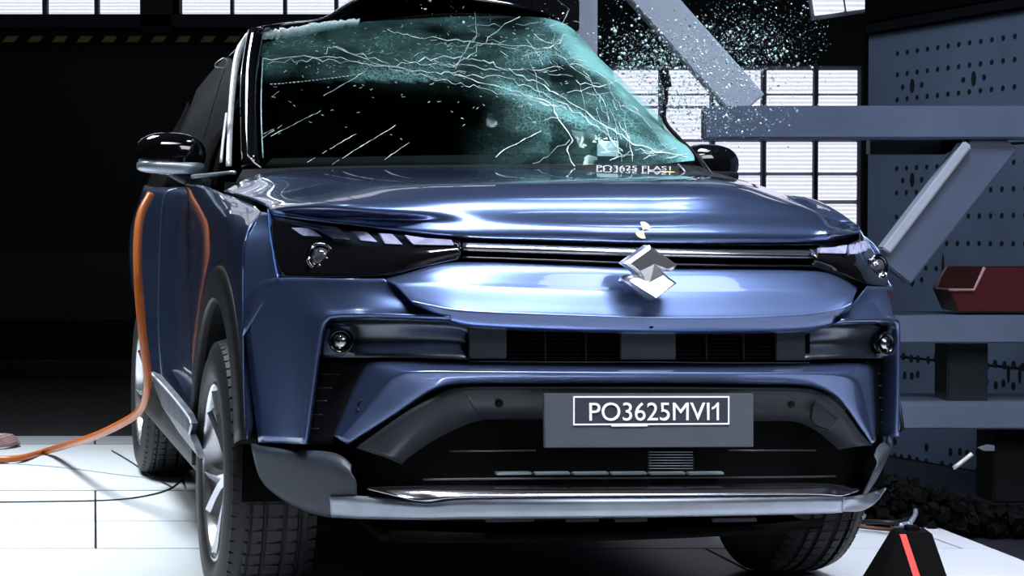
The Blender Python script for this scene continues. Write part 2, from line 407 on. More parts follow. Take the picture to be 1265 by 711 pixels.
for px, py in ((1127, 106), (1203, 97), (1127, 222), (1127, 345), (1203, 340)):
    s, z = sz(px, py); hl.append((s, z, .016, 2.1))
    for d in (-1, 1): hl.append((s+d*dS*.95, z, .012, 1.1))
for py in (440, 462, 548, 565, 590):
    z = sz(1125, py)[1]
    for k in range(16):
        if random.random() < .75: hl.append((s0+k*dS*.8+random.uniform(-.01, .01), z+random.uniform(-.01, .01), .013, 1.4))
for px in (1246, 1260): s, z = sz(px, 462); hl.append((s, z, .01, 4))
s, z = sz(1165, 330); hl.append((s, z, .008, 8))
holes(hl)

# red parts bin on the shelf beam
zsb = G(0, 390, YF).z
RBm = tag(empty('parts_bin', Vector((G(1230, 378, YF+.15).x, YF+.15, zsb))), 'dark red plastic parts bin with open slanted front on the shelf beam', 'bin')
kx = (YF+.1)/F_
V = []
prof = [(1172, 345), (1184, 372), (1330, 372), (1330, 317), (1216, 317), (1203, 345)]
Pf = [G(x_, y_, YF+.08)-RBm.location for x_, y_ in prof]
zl = min(p.z for p in Pf)
for p in Pf: p.z -= zl-.012
plate('bin_side', Pf, REDBIN, RBm, Vector((0, .012, 0)), .003)
plate('bin_side', [p+Vector((0, .24, 0)) for p in [Pf[0], Pf[1], Pf[2], Pf[3], Pf[4]+Vector((-.08, 0, 0)), Pf[5]+Vector((-.08, 0, 0))]], REDBIN, RBm, Vector((0, .012, 0)), .003)
for nm, a, b in (('bin_front', 0, 1), ('bin_bottom', 1, 2)):
    plate(nm, [Pf[a]+Vector((0, .01, 0)), Pf[b]+Vector((0, .01, 0)), Pf[b]+Vector((0, .25, 0)), Pf[a]+Vector((0, .25, 0))], REDBIN, RBm, Vector((.006, 0, .006)), .002)
RIM = mat('pale_red_rim', (.5, .25, .25), .4, noise=.1)  # paler red than the rest of the bin
tube('bin_rim', [p+Vector((0, -.004, 0)) for p in (Pf[0], Pf[5], Pf[4])], .006, RIM, RBm, 6)
tube('bin_rim', [p for p in (Pf[0]+Vector((0, .24, 0)), Pf[4]+Vector((-.08, .24, 0)))], .005, RIM, RBm, 6)

# ================================================================== CAR
car = empty('car'); car.matrix_world = CARM
tag(car, 'blue metallic crash-test SUV with shattered windscreen, chrome badge and black lower bumper', 'car')

# --- dark backing core behind the nose, engine bay, cabin
core = []
for z in (.30, .45, .6, .75, .86, .93):
    core.append([Vector((x, base(x, z)+.075+(.04 if z > .85 else 0), z)) for x in ((-.76, -.7, -.55, -.3, 0, .3, .55, .7, .76) if z > .44 else (-.66, -.6, -.5, -.3, 0, .3, .5, .6, .66))])
loft('bumper_core', core, DEEP, car, 40, 3, .01)
# hood
hood = [
 RS(.035, (335, 268), (400, 277), (480, 287), (571, 294), (700, 299), (800, 301), (900, 301), (1000, 300), (1028, 297), (1056, 291)),
 RS(.005, (334, 264), (400, 272), (480, 281), (571, 290), (700, 294), (800, 297), (900, 297), (1000, 295), (1030, 292), (1062, 286)),
 RS(.01, (333, 260), (400, 266), (480, 270), (571, 275), (700, 279), (800, 280), (900, 280), (1000, 283), (1032, 284), (1062, 281)),
 RY((332, 257, .55), (400, 256, .22), (480, 260, .115), (571, 261, .082), (700, 263, .075), (800, 264, .075), (900, 263, .09), (1000, 270, .19), (1030, 275, .3), (1058, 277, .45)),
 RY((325, 253, .66), (400, 243, .34), (480, 243, .18), (571, 241, .125), (700, 240, .12), (800, 240, .12), (900, 241, .14), (990, 256, .30), (1018, 268, .38), (1040, 275, .46)),
 RY((305, 245, .85), (395, 228, .65), (480, 226, .38), (571, 224, .30), (700, 222, .30), (800, 222, .30), (900, 226, .36), (965, 244, .52), (992, 258, .56), (1012, 266, .58)),
 RY((276, 237, 1.14), (330, 214, 1.12), (450, 208, 1.08), (571, 207, 1.05), (700, 208, 1.05), (800, 211, 1.05), (870, 215, 1.06), (935, 229, 1.0), (968, 241, .95), (985, 252, .9)),
]
loft('hood', hood, PAINT, car, 90, 5, .004)
# cowl behind the hood
loft('cowl_panel', [RY((290, 228, 1.12), (450, 209, 1.10), (700, 209, 1.08), (860, 214, 1.10), (925, 226, 1.05)),
                    RY((300, 210, 1.32), (450, 205, 1.3), (700, 203, 1.28), (840, 203, 1.3), (880, 212, 1.32))], BLACK, car, 30, 2, .004)
# far front fender, seen over the hood edge
loft('front_fender', [RY((968, 241, 1.0), (985, 253, .85), (1000, 266, .62), (1030, 277, .52)), RY((985, 242, 1.05), (1005, 247, .9), (1025, 258, .7), (1050, 274, .52)),
                      RY((990, 245, 1.1), (1020, 256, .95), (1042, 268, .75), (1063, 284, .52)), RY((990, 262, 1.12), (1022, 272, .97), (1046, 285, .77), (1066, 300, .54))], PAINT, car, 20, 4)
loft('front_fender', [[Vector((.83, .5, z)), Vector((.85, .9, z)), Vector((.85, 1.5, z))] for z in (.75, .97)], PAINT, car, 12, 2)
# near front fender: crown, shut line, wheel arch
arc = lambda r, a0, a1, X, n=9: [Vector((X, .85-r*math.cos(R(a)), .34+r*math.sin(R(a)))) for a in [a0+(a1-a0)*i/(n-1) for i in range(n)]]
WR = .36
def fender(mirror):
    top = RY((333, 262, .55), (326, 256, .66), (310, 249, .83), (295, 243, 1.0), (278, 237, 1.16), (268, 232, 1.28), (256, 229, 1.42), (247, 228, 1.55), (236, 228, 1.72))
    for i, p in enumerate(top): p.x -= .02
    shoulder = [Vector((-.858, y, z-.01)) for y, z in ((.47, .93), (.58, .95), (.72, .98), (.87, 1.0), (1.03, 1.01), (1.18, 1.02), (1.35, 1.03), (1.5, 1.035), (1.68, 1.04))]
    a0 = arc(WR+.155, 16, 172, -.865)
    mid = [a0[i].lerp(shoulder[i], .5) for i in range(9)]
    for p in mid: p.x = -.866
    lip = arc(WR+.12, 16, 172, -.84)
    loft('front_fender', [lip, a0, mid, shoulder, top], PAINT, car, 50, 6, .003, mirror=mirror)
    fe = RS(.004, (334, 264), (336, 290), (339, 315), (344, 343))
    fc_ = [top[0], shoulder[0], shoulder[0].lerp(mid[0], .5), mid[0]]
    loft('front_fender', [fe, [a.lerp(b, .5) for a, b in zip(fe, fc_)], fc_], PAINT, car, 20, 5, .003, mirror=mirror)
    # arch cladding
    loft('wheel_arch_trim', [arc(WR+.07, 14, 188, -.80, 15), arc(WR+.072, 14, 188, -.872, 15), arc(WR+.085, 14, 188, -.878, 15), arc(WR+.145, 14, 188, -.876, 15), arc(WR+.16, 14, 188, -.864, 15)], DKPLASTIC, car, 50, 3, .004, mirror=mirror)
    liner = [arc(WR+.06, -5, 185, -x, 15) for x in (.86, .7, .5)]
    loft('wheel_liner', liner, DEEP, car, 30, 1, .004, mirror=mirror)
fender(False); fender(True)
# headlight edge line of the fender
tube('fender_edge', RS(-.012, (331, 258), (333, 285), (337, 310), (343, 343)), .0022, mat('edge_blue', (.1, .25, .7), .2, .6, 1, noise=.05), car, 6, 20)

# --- bumper cover wings (L-shaped, around the lamp pod)
def wing(mirror):
    Aa = [S(320, 546), S(310, 470), S(304, 415), S(302, 375), S(318, 350), S(345, 343), S(420, 344), S(474, 344)]
    Bb = RS(0, (350, 547), (350, 480), (350, 430), (352, 392), (366, 373), (395, 366), (445, 363), (508, 366))
    Bc = RS(-.03, (366, 548), (372, 480), (379, 430), (386, 400), (394, 388), (412, 384), (460, 383), (545, 385))
    Cc = RS(-.055, (374, 548), (384, 480), (391, 430), (396, 403), (402, 394), (414, 389), (460, 388), (556, 391))
    Dd = RS(-.03, (380, 548), (389, 480), (396, 430), (401, 406), (406, 398), (416, 394), (460, 393), (558, 396))
    Ee = RS(.045, (381, 548), (391, 480), (398, 430), (404, 408), (409, 401), (418, 397), (460, 396), (558, 399))
    loft('bumper_cover', [Aa, Bb, Bc, Cc, Dd, Ee], PAINT, car, 60, 4, .003, mirror=mirror)
    # headlight shell
    top = RS(.012, (334, 267), (360, 272), (400, 279), (480, 289), (530, 295), (569, 298))
    bot = RS(.012, (345, 342), (366, 343), (400, 343), (466, 342), (520, 330), (569, 320))
    mid = [S(x, y, -.006) for x, y in ((335, 305), (362, 308), (400, 312), (474, 316), (526, 314), (569, 309))]
    hd = loft('headlight', [top, mid, bot], GLOSSBLACK, car, 40, 5, .004, mirror=mirror)
    mm = (lambda P: mir(P)) if mirror else (lambda P: P)
    for q in ([(360, 281), (385, 281), (398, 292), (374, 291)], [(399, 282), (420, 283), (433, 296), (411, 294)], [(435, 285), (453, 286), (467, 299), (446, 297)],
              [(469, 288), (485, 289), (498, 302), (476, 301)], [(500, 290), (527, 294), (558, 296), (561, 303), (511, 302)]):
        plate('light_strip', mm(RS(-.012, *q)), DRL, hd, Vector((0, .02, 0)), .001)
    c = S(396, 317, -.006); c = mm([c])[0]
    nd = (Vector((.25, -1, 0)) if mirror else Vector((-.25, -1, 0)))
    lathe('projector_ring', [(.030, -.004), (.034, .004), (.030, .008), (.026, .004), (.022, -.004)], c, nd, CHROME if False else mat('dark_chrome', (.25, .26, .3), .15, 1, noise=.2), hd, 24)
    lathe('projector_lens', [(.0001, .014), (.012, .012), (.02, .006), (.023, -.003)], c, nd, mat('projector_glass', (.10, .11, .13), .03, .6, 1, noise=.5, nscale=80), hd, 24)
    for dx, dz in ((-.018, .022), (.02, -.018), (-.026, -.004)):
        lathe('reflector_glint', [(.0001, .012), (.004, .01), (.005, .004)], c+Vector((dx, 0, dz)), nd, CHROME, hd, 8)
    # lamp pod recess, fog lamp, vent
    podr = [RS(.02, (404, 400), (440, 397), (500, 396), (560, 400), (579, 406)), RS(.045, (402, 420), (440, 420), (500, 420), (560, 421), (579, 425)), RS(.02, (396, 441), (440, 441), (500, 441), (560, 443), (579, 444))]
    pod = loft('fog_lamp_pod', podr, BRSH, car, 30, 4, .004, mirror=mirror)
    br = RS(-.005, (399, 438), (403, 407), (408, 405), (411, 432), (438, 436), (438, 440))
    plate('lamp_bracket', mm(br), SILVER, pod, Vector((0, .02, 0)), .001)
    c = mm([S(421, 421, .0)])[0]
    lathe('fog_lamp_rim', [(.030, .0), (.030, .012), (.024, .016), (.021, .01), (.018, -.002)], c, nd, GLOSSBLACK, pod, 24)
    lathe('fog_lamp', [(.0001, .016), (.01, .014), (.017, .008), (.02, -.002)], c, nd, CHROME, pod, 20)
    vt = [RS(.03, (396, 443), (389, 480), (383, 515), (379, 550)), RS(.05, (425, 444), (415, 480), (405, 515), (397, 549)), RS(.03, (455, 446), (442, 470), (424, 510), (410, 546))]
    ve = loft('corner_vent', vt, BLACK, car, 16, 3, .004, mirror=mirror)
    for i, y in enumerate((462, 479, 495, 512, 529)):
        x0, x1 = (395, 391, 388, 385, 383)[i], (420, 410, 404, 398, 394)[i]
        tube('vent_slat', mm(RS(.02, (x0, y), ((x0+x1)/2, y), (x1, y))), .0017, SATIN, ve, 6, 6)
    # lower grey corner
    lc = [RS(.01, (309, 547), (340, 553), (375, 556), (405, 558), (422, 563), (434, 574)),
          RS(-.012, (312, 556), (340, 563), (375, 568), (403, 573), (420, 578), (434, 584)),
          RS(-.02, (319, 583), (342, 600), (370, 608), (398, 610), (420, 604), (440, 598)),
          RS(-.01, (328, 599), (348, 614), (373, 626), (400, 633), (420, 634), (440, 634)),
          RS(.05, (331, 600), (350, 616), (375, 629), (402, 637), (420, 638), (440, 638))]
    loft('bumper_corner', lc, LOWGREY, car, 40, 4, .004, mirror=mirror)
wing(False); wing(True)

# --- light bar and grille gap
loft('grille_gap', [RS(.05, (565, 296), (700, 300), (800, 302), (900, 303), (1012, 303)), RS(.05, (565, 322), (700, 327), (800, 330), (900, 331), (1012, 333))], DEEP, car, 30, 2)
loft('light_bar', [RS(.03, (571, 299), (690, 303), (800, 306), (900, 308), (1005, 309)), RS(.0, (571, 301), (690, 305), (800, 308), (900, 310), (1005, 311)),
                   RS(-.004, (571, 308), (690, 312), (800, 315), (900, 317), (1005, 318)), RS(.02, (571, 311), (690, 315), (800, 318), (900, 320), (1005, 321))], CHROME, car, 60, 3, .003)
loft('lower_grille_bar', [RS(.0, (571, 317), (690, 321), (800, 325), (900, 327), (1006, 328)), RS(.02, (571, 320), (690, 325), (800, 328), (900, 330), (1006, 331))], GLOSSBLACK, car, 60, 3, .003)

# --- raised centre panel
cp = [
 RS(.035, (474, 345), (500, 338), (545, 326), (600, 324), (700, 327), (800, 331), (900, 332), (985, 334), (1020, 337), (1042, 345), (1060, 356)),
 RS(.005, (476, 346), (502, 340), (547, 328), (600, 326), (700, 329), (800, 333), (900, 334), (985, 336), (1018, 339), (1040, 347), (1058, 357)),
 RS(-.012, (485, 350), (512, 348), (555, 347), (600, 348), (700, 351), (800, 354), (900, 355), (985, 355), (1018, 356), (1038, 358), (1058, 360)),
 RS(-.02, (490, 354), (518, 355), (558, 356), (600, 358), (700, 361), (800, 364), (900, 364), (985, 363), (1018, 362), (1038, 363), (1056, 364)),
 RS(-.055, (506, 370), (528, 374), (560, 379), (600, 382), (700, 386), (800, 389), (900, 389), (985, 386), (1018, 383), (1038, 379), (1053, 373)),
 RS(-.058, (508, 372), (531, 378), (560, 385), (600, 388), (700, 391), (800, 394), (900, 394), (985, 391), (1018, 387), (1038, 382), (1052, 376)),
 RS(-.03, (512, 377), (535, 388), (562, 399), (600, 404), (700, 408), (800, 410), (900, 410), (985, 408), (1018, 403), (1036, 393), (1050, 382)),
 RS(.05, (513, 378), (536, 390), (563, 401), (600, 406), (700, 410), (800, 412), (900, 412), (985, 410), (1018, 405), (1036, 395), (1050, 384))]
loft('front_panel', cp, PAINT, car, 90, 4, .003)
lathe('camera_dot', [(.0001, .006), (.006, .005), (.008, -.004)], S(804, 402, -.045), (0, -1, 0), BLACK, car, 12)

# --- upper grille band
gb = loft('grille_band', [RS(.03, (575, 406), (627, 407), (700, 409), (766, 410), (836, 411), (900, 411), (958, 412), (1000, 411)),
                          RS(.03, (575, 445), (627, 445), (700, 446), (766, 446), (836, 446), (900, 447), (958, 447), (1000, 447))], DEEP, car, 40, 3, .004)
def block(x0, x1, ya, yb, nm='grille_block', m=BRSH, o=.008):
    P = [S(x0, ya, o), S((x0+x1)/2, ya, o), S(x1, ya, o), S(x1, yb, o), S((x0+x1)/2, yb, o), S(x0, yb, o)]
    return plate(nm, P, m, gb, Vector((0, .015, 0)), .0015)
block(580, 626, 405, 443); block(767, 835, 408, 444, ); block(959, 995, 409, 445)
for x in (674, 724, 873, 919): block(x-1, x+1, 409, 445, 'grille_divider', SATIN, .012)
for i in range(7):
    for (a, b) in ((628, 765), (837, 957)):
        y = 413+i*4.8; block(a, b, y, y+1.0, 'grille_slat', DKPLASTIC, .022)
tube('grille_lip', RS(.0, (579, 446), (700, 447), (800, 447), (900, 448), (1000, 448)), .0016, SATIN, car, 6, 24)

# --- blue lower panel (U shape)
tp = [(412, 538), (428, 500), (441, 468), (456, 447), (500, 446), (579, 448), (680, 449), (800, 450), (930, 450), (1000, 449), (1050, 448), (1076, 452), (1080, 475), (1081, 505), (1082, 545)]
bt = [(430, 548), (478, 519), (510, 499), (536, 483), (560, 476), (600, 474), (690, 474), (800, 474), (920, 475), (982, 476), (1010, 481), (1030, 491), (1046, 507), (1060, 526), (1076, 547)]
def mx(a, b, t): return [(p[0]*(1-t)+q[0]*t, p[1]*(1-t)+q[1]*t) for p, q in zip(a, b)]
def offs(pts, o0, o1): # o0 for the flat centre, o1 for the wings
    out = []
    for i, p in enumerate(pts):
        e = abs(i-7)/7; e = max(0, (e-.4)/.6); out.append(S(p[0], p[1], o0*(1-e)+o1*e))
    return out
lb = loft('lower_blue_panel', [offs(tp, .04, .03), offs(mx(tp, bt, .08), .012, .006), offs(mx(tp, bt, .36), -.028, -.006), offs(mx(tp, bt, .5), -.034, -.008), offs(mx(tp, bt, .9), -.01, -.004), offs(bt, .02, .01)], PAINT, car, 110, 4, .003)
lathe('tow_cap_ring', [(.011, -.002), (.0125, .002), (.014, -.002)], S(447, 501, -.009), (-.4, -1, 0), SATIN, car, 20)

# --- lower surround, intake, slats
ls = [RS(.0, (440, 553), (500, 510), (545, 485), (566, 479), (600, 477), (800, 477), (920, 478), (985, 479), (1012, 484), (1040, 505), (1078, 550)),
      RS(-.004, (450, 556), (506, 516), (552, 491), (572, 484), (602, 482), (800, 482), (918, 483), (982, 484), (1008, 490), (1034, 510), (1068, 550)),
      RS(.03, (480, 566), (520, 535), (565, 512), (585, 506), (610, 505), (800, 506), (915, 507), (975, 507), (1000, 512), (1022, 525), (1050, 552)),
      RS(.09, (500, 575), (540, 550), (580, 530), (600, 524), (620, 522), (800, 524), (910, 525), (965, 525), (985, 528), (1005, 538), (1030, 556))]
su = loft('lower_grille_surround', ls, SATIN, car, 80, 4, .003)
for x, y in ((617, 498), (978, 499)): lathe('parking_sensor', [(.0001, .004), (.007, .004), (.010, -.002)], S(x, y, .01), (0, -1, 0), BLACK, su, 14)
cap = RS(.0, (1014, 484), (1003, 503), (1002, 518), (1008, 526), (1024, 531), (1033, 522), (1047, 500), (1032, 490))
cv = plate('tow_hook_cover', cap, SATIN, su, Vector((0, .012, 0)), .0025)
tube('tow_cover_edge', RS(-.003, (1014, 484), (1003, 503), (1002, 518), (1008, 527), (1024, 532), (1033, 523), (1048, 500)), .0012, DKPLASTIC, su, 5)
loft('intake', [RS(.10, (500, 530), (800, 526), (1050, 535)), RS(.10, (480, 604), (800, 604), (1070, 604))], DEEP, car, 30, 2)
tube('intake_trim', RS(.03, (556, 557), (600, 557), (662, 556)), .0022, SATIN, car, 6)
tube('intake_trim', RS(.03, (900, 556), (950, 556), (1008, 556)), .0022, SATIN, car, 6)
tube('intake_trim', RS(.02, (522, 592), (600, 591), (800, 590), (960, 589), (1032, 588)), .0026, SATIN, car, 6, 20)
LSLAT = mat('pale_slat', (.2, .25, .28), .4, noise=.1)
for i in range(6):
    a = 614+i*47.5; plate('intake_slat', RS(.045, (a, 583.5), (a+43, 583), (a+43, 586), (a, 586.5)), LSLAT, car, Vector((0, .02, 0)), .001)
rad = plate('radiator_core', RS(.07, (800, 556), (858, 556), (858, 582), (800, 582)), DKPLASTIC, car, Vector((0, .01, 0)), 0)
for i in range(7): tube('radiator_fin', RS(.066, (802, 558+i*3.4), (856, 558+i*3.4)), .0011, LSLAT, rad, 5)
# --- skid plate
sk = [RS(.03, (452, 602), (500, 601), (560, 600), (700, 600), (850, 599), (1000, 597), (1040, 600), (1062, 603)),
      RS(-.02, (456, 604), (505, 605), (560, 604), (700, 604), (850, 603), (1000, 602), (1036, 604), (1060, 606)),
      RS(-.045, (490, 612), (525, 619), (570, 614), (700, 612), (850, 611), (1000, 610), (1036, 612), (1050, 609))]
loft('skid_plate_top', sk, CHROME, car, 70, 4, .003)
st_ = [RS(-.02, (408, 612), (450, 613), (525, 620), (570, 615), (700, 613), (850, 612), (1000, 611), (1040, 612)),
       RS(-.035, (408, 614), (450, 616), (525, 622), (570, 618), (700, 616), (850, 615), (1000, 614), (1041, 615)),
       RS(-.035, (409, 635), (450, 637), (525, 638), (570, 637), (700, 636), (850, 635), (1000, 632), (1041, 630)),
       RS(.01, (410, 638), (450, 640), (525, 641), (570, 640), (700, 639), (850, 637), (1000, 634), (1041, 632))]
loft('skid_plate_strip', st_, SILVER, car, 70, 3, .003, sharp=True)
loft('skid_plate_tip', [RS(-.03, (1041, 614), (1060, 612), (1080, 607), (1094, 602)), RS(-.035, (1041, 624), (1062, 624), (1080, 616), (1094, 603)), RS(-.02, (1041, 631), (1064, 630), (1082, 620), (1094, 604))], SILVER, car, 20, 3, .003)
loft('undertray', [[Vector((x, base(x, .27)+.06, .262-.0*x)) for x in (-.55, -.3, 0, .3, .55)], [Vector((x, .6, .235)) for x in (-.55, -.3, 0, .3, .55)], [Vector((x, 3.9, .25)) for x in (-.55, -.3, 0, .3, .55)]], DEEP, car, 20, 4, .02)
for a, b in ((700, 740), (760, 800), (600, 660), (880, 935)):
    plate('underbody_tab', RS(.05, (a, 640), (b, 639), (b, 644), (a, 645)), SATIN, car, Vector((0, .01, 0)), .001)

# --- number plate
pp = [PY(x, y, -.052) for x, y in ((672, 486), (931, 486), (931, 552), (673, 553))]
np_ = plate('number_plate', pp, PLATE, car, Vector((0, .012, 0)), .0015)
rt = (PY(901, 489, -.054)-PY(708, 489, -.054)); wid = rt.length; rt.normalize(); upv = (PY(708, 489, -.054)-PY(708, 525, -.054)); upl = upv.length; upv.normalize()
Bp = PY(708, 525, -.0535)
def bar_(a0, a1, b0, b1, m, y=-.001): plate('plate_border', [Bp+rt*a0+upv*b0+Vector((0, y, 0)), Bp+rt*a1+upv*b0+Vector((0, y, 0)), Bp+rt*a1+upv*b1+Vector((0, y, 0)), Bp+rt*a0+upv*b1+Vector((0, y, 0))], m, np_, Vector((0, .002, 0)), 0)
t_ = .0035
bar_(0, wid, 0, t_, WHITE); bar_(0, wid, upl-t_, upl, WHITE); bar_(0, t_, t_, upl-t_, WHITE); bar_(wid-t_, wid, t_, upl-t_, WHITE)
bar_(wid*.24, wid*.47, -.003, .001, WHITE)
plate('plate_field', [Bp+rt*t_+upv*t_, Bp+rt*(wid-t_)+upv*t_, Bp+rt*(wid-t_)+upv*(upl-t_), Bp+rt*t_+upv*(upl-t_)], mat('plate_field', (.03, .035, .05), .5, noise=.05), np_, Vector((0, .001, 0)), 0)
p0 = PY(728, 519.5, -.0545); tw, th_ = (PY(888, 519, -.0545)-p0).length, (PY(728, 497, -.0545)-p0).length
text('plate_number', 'PO3625MVI', WHITE, np_, p0, rt, upv, tw*.925, th_)
q0 = p0+rt*(tw*.945)
one = [(.55, 0), (.8, 0), (.8, 1), (.62, 1), (.3, .8), (.0, .72), (.0, .6), (.3, .66), (.55, .78)]
plate('plate_number', [q0+rt*(x*tw*.07)+upv*(y*th_) for x, y in one], WHITE, np_, Vector((0, .001, 0)), 0)

# --- emblem
def ep(x, y): return PY(740+x/6.466, 290+y/6.466, -.085)
half = [(403, 82), (440, 112), (500, 150), (560, 192), (624, 240), (600, 272), (562, 290), (520, 290), (470, 258), (520, 305), (560, 340), (622, 385)]
full = half+[(824-x, 610-y) for x, y in half]
def inner(P, t):
    out = []; n = len(P)
    for i in range(n):
        a, b, c = Vector(P[i-1]), Vector(P[i]), Vector(P[(i+1) % n])
        n1 = Vector((-(b-a).y, (b-a).x)).normalized(); n2 = Vector((-(c-b).y, (c-b).x)).normalized()
        m_ = (n1+n2); m_.normalize(); k_ = max(.55, m_.dot(n1)); q_ = b+m_*(t/k_); out.append((q_.x, q_.y))
    return out
inn = inner(full, 24)
nf = len(full)
V = [ep(x, y)+Vector((0, .038, 0)) for x, y in full]+[ep(x, y) for x, y in full]
cz_ = ep(412, 305).z
for x, y in inn: q_ = ep(x, y); V.append(q_+Vector((0, -.006+.38*min(0, q_.z-cz_+.004), 0)))
Fc = []
for i in range(nf):
    k_ = (i+1) % nf; Fc += [(i, k_, nf+k_, nf+i), (nf+i, nf+k_, 2*nf+k_, 2*nf+i)]
Fc.append(tuple(range(2*nf, 3*nf)))
em = mesh('emblem', V, Fc, mat('emblem_chrome', (.85, .87, .9), .3, 1, noise=.03), car, False); em['label'] = 'chrome angular S-shaped emblem'
# --- round target sticker
cs = S(794, 284, -.002); e1_ = Vector((.0195, 0, 0)); e2_ = (S(794, 276, -.002)-S(794, 292, -.002)).normalized()*.0195
nn = e1_.cross(e2_).normalized()*.0015
for a0, a1 in ((20, 110), (200, 290)):
    P = [cs+nn]+[cs+nn+e1_*math.cos(R(a0+(a1-a0)*i/6))+e2_*math.sin(R(a0+(a1-a0)*i/6)) for i in range(7)]
    plate('target_sticker', P, PALEYEL, car, -nn*.8, 0)
# --- yellow tape on the hood rear
plate('yellow_tape', RY((790, 212, 1.0), (830, 213, .97), (875, 219, .92), (858, 222, .9), (825, 219, .93)), YELLOW, car, Vector((0, 0, .003)), 0)
# --- white label strip at the windscreen base
lbp = [PY(722, 203, 1.06), PY(852, 205, 1.09), PY(852, 213, 1.08), PY(722, 209, 1.05)]
lbl = plate('label_strip', lbp, BLACK, car, Vector((0, .003, 0)), 0)
rr_ = (lbp[1]-lbp[0]).normalized(); uu_ = Vector((0, 0, 1)); uu_ = (uu_-rr_*uu_.dot(rr_)).normalized()
text('label_text', 'PO3625 FLAS1', WHITE, lbl, PY(737, 209.2, 1.045), rr_, uu_, (PY(832, 209, 1.05)-PY(737, 209, 1.05)).length, .0125, .0008)

# --- wheels
def wheel(cx, cy, sgn, zoff=0, full=True):
    c = Vector((cx, cy, .352+zoff)); ax = Vector((sgn, 0, 0)); w2 = .112; Rr = .35
    prof = [(.232, w2-.012), (.24, w2-.002), (.262, w2+.006), (.30, w2+.008), (.33, w2-.004), (.343, w2-.018), (Rr-.002, w2-.032)]
    for g in (.062, .024, -.024, -.062):
        prof += [(Rr, g+.0075), (Rr-.010, g+.004), (Rr-.010, g-.004), (Rr, g-.0075)]
    prof += [(Rr-.002, -w2+.032), (.33, -w2+.004), (.28, -w2), (.232, -w2+.012)]
    ty = lathe('tyre', prof, c, ax, RUBBER, car, 64)
    # shoulder tread blocks
    V, Fc = [], []; nb = 64
    a_ = ax.cross(Vector((.01, .02, 1))).normalized(); b_2 = ax.cross(a_)
    for i in range(nb):
        for (h0, h1, r0, r1) in ((w2-.006, w2-.046, .339, .3515), (.055, .031, .3505, .353), (.018, -.018, .3505, .353), (-.031, -.055, .3505, .353), (-w2+.046, -w2+.006, .3515, .339)):
            q0, q1 = 2*math.pi*i/nb, 2*math.pi*(i+.78)/nb; k0 = len(V)
            for rr2, hh in ((r0, h0), (r1, h1)):
                for q in (q0, q1):
                    for rz in (0, -.012): V.append(c+(a_*math.cos(q)+b_2*math.sin(q))*(rr2+rz)+ax*hh)
            Fc += [(k0, k0+2, k0+6, k0+4), (k0, k0+4, k0+5, k0+1), (k0+2, k0+3, k0+7, k0+6), (k0, k0+1, k0+3, k0+2), (k0+4, k0+6, k0+7, k0+5)]
    tb = mesh('tread_blocks', V, Fc, RUBBER, ty, False); tb['kind'] = 'stuff'
    lathe('rim', [(.232, w2-.012), (.235, w2-.004), (.228, w2-.002), (.222, w2-.01), (.215, w2-.05), (.20, -.05), (.195, -w2+.02)], c, ax, ALLOY, ty, 48)
    if not full: return
    lathe('brake_disc', [(.0001, .0), (.16, .0), (.16, -.02), (.0001, -.02)], c+ax*.0, ax, mat('disc', (.08, .08, .09), .4, .8, noise=.2), ty, 32)
    V, Fc = [], []
    for s in range(5):
        for dd in (-.19, .19):
            q = 2*math.pi*s/5+.35; k0 = len(V)
            pts = [(.04, dd*.35), (.10, dd*.6), (.16, dd*1.0), (.224, dd*1.25)]
            for (r, da), hw in zip(pts, (.022, .014, .013, .018)):
                d = a_*math.cos(q+da)+b_2*math.sin(q+da); t = (a_*-math.sin(q+da)+b_2*math.cos(q+da))
                h = w2-.045+(r/.224)*.033
                V += [c+d*r+t*hw+ax*(h-.004), c+d*r+ax*(h+.006), c+d*r-t*hw+ax*(h-.004), c+d*r-t*hw*.8+ax*(h-.035), c+d*r+t*hw*.8+ax*(h-.035)]
            for i in range(3):
                for j in range(5): Fc.append((k0+i*5+j, k0+i*5+(j+1) % 5, k0+(i+1)*5+(j+1) % 5, k0+(i+1)*5+j))
    mesh('spokes', V, Fc, ALLOY, ty, False)
    lathe('hub_cap', [(.0001, .01), (.025, .01), (.032, .004), (.045, -.01), (.05, -.04)], c+ax*(w2-.045), ax, ALLOY, ty, 24)
    V = []; Fc = []; n_ = 9
    for i in range(n_):
        q = R(195+i*9); d = a_*math.cos(q)+b_2*math.sin(q)
        for r, h in ((.12, .0), (.185, .0), (.185, .04), (.12, .045)): V.append(c+d*r+ax*h)
    for i in range(n_-1):
        for j in range(4): Fc.append((i*4+j, i*4+(j+1) % 4, (i+1)*4+(j+1) % 4, (i+1)*4+j))
    Fc += [(0, 1, 2, 3), tuple(range((n_-1)*4, n_*4))]
    mesh('brake_caliper', V, Fc, RED, ty, False)
def zfix(x, y): # lower a wheel until it meets the floor
    p = CARM @ Vector((x, y, 0)); return -p.z
wheel(-.765, .85, -1, zfix(-.765, .85)+.001); wheel(.765, .86, 1, .001)
wheel(-.73, 3.50, -1, zfix(-.76, 3.5)+.002); wheel(.765, 3.52, 1, zfix(.765, 3.52)+.001, False)

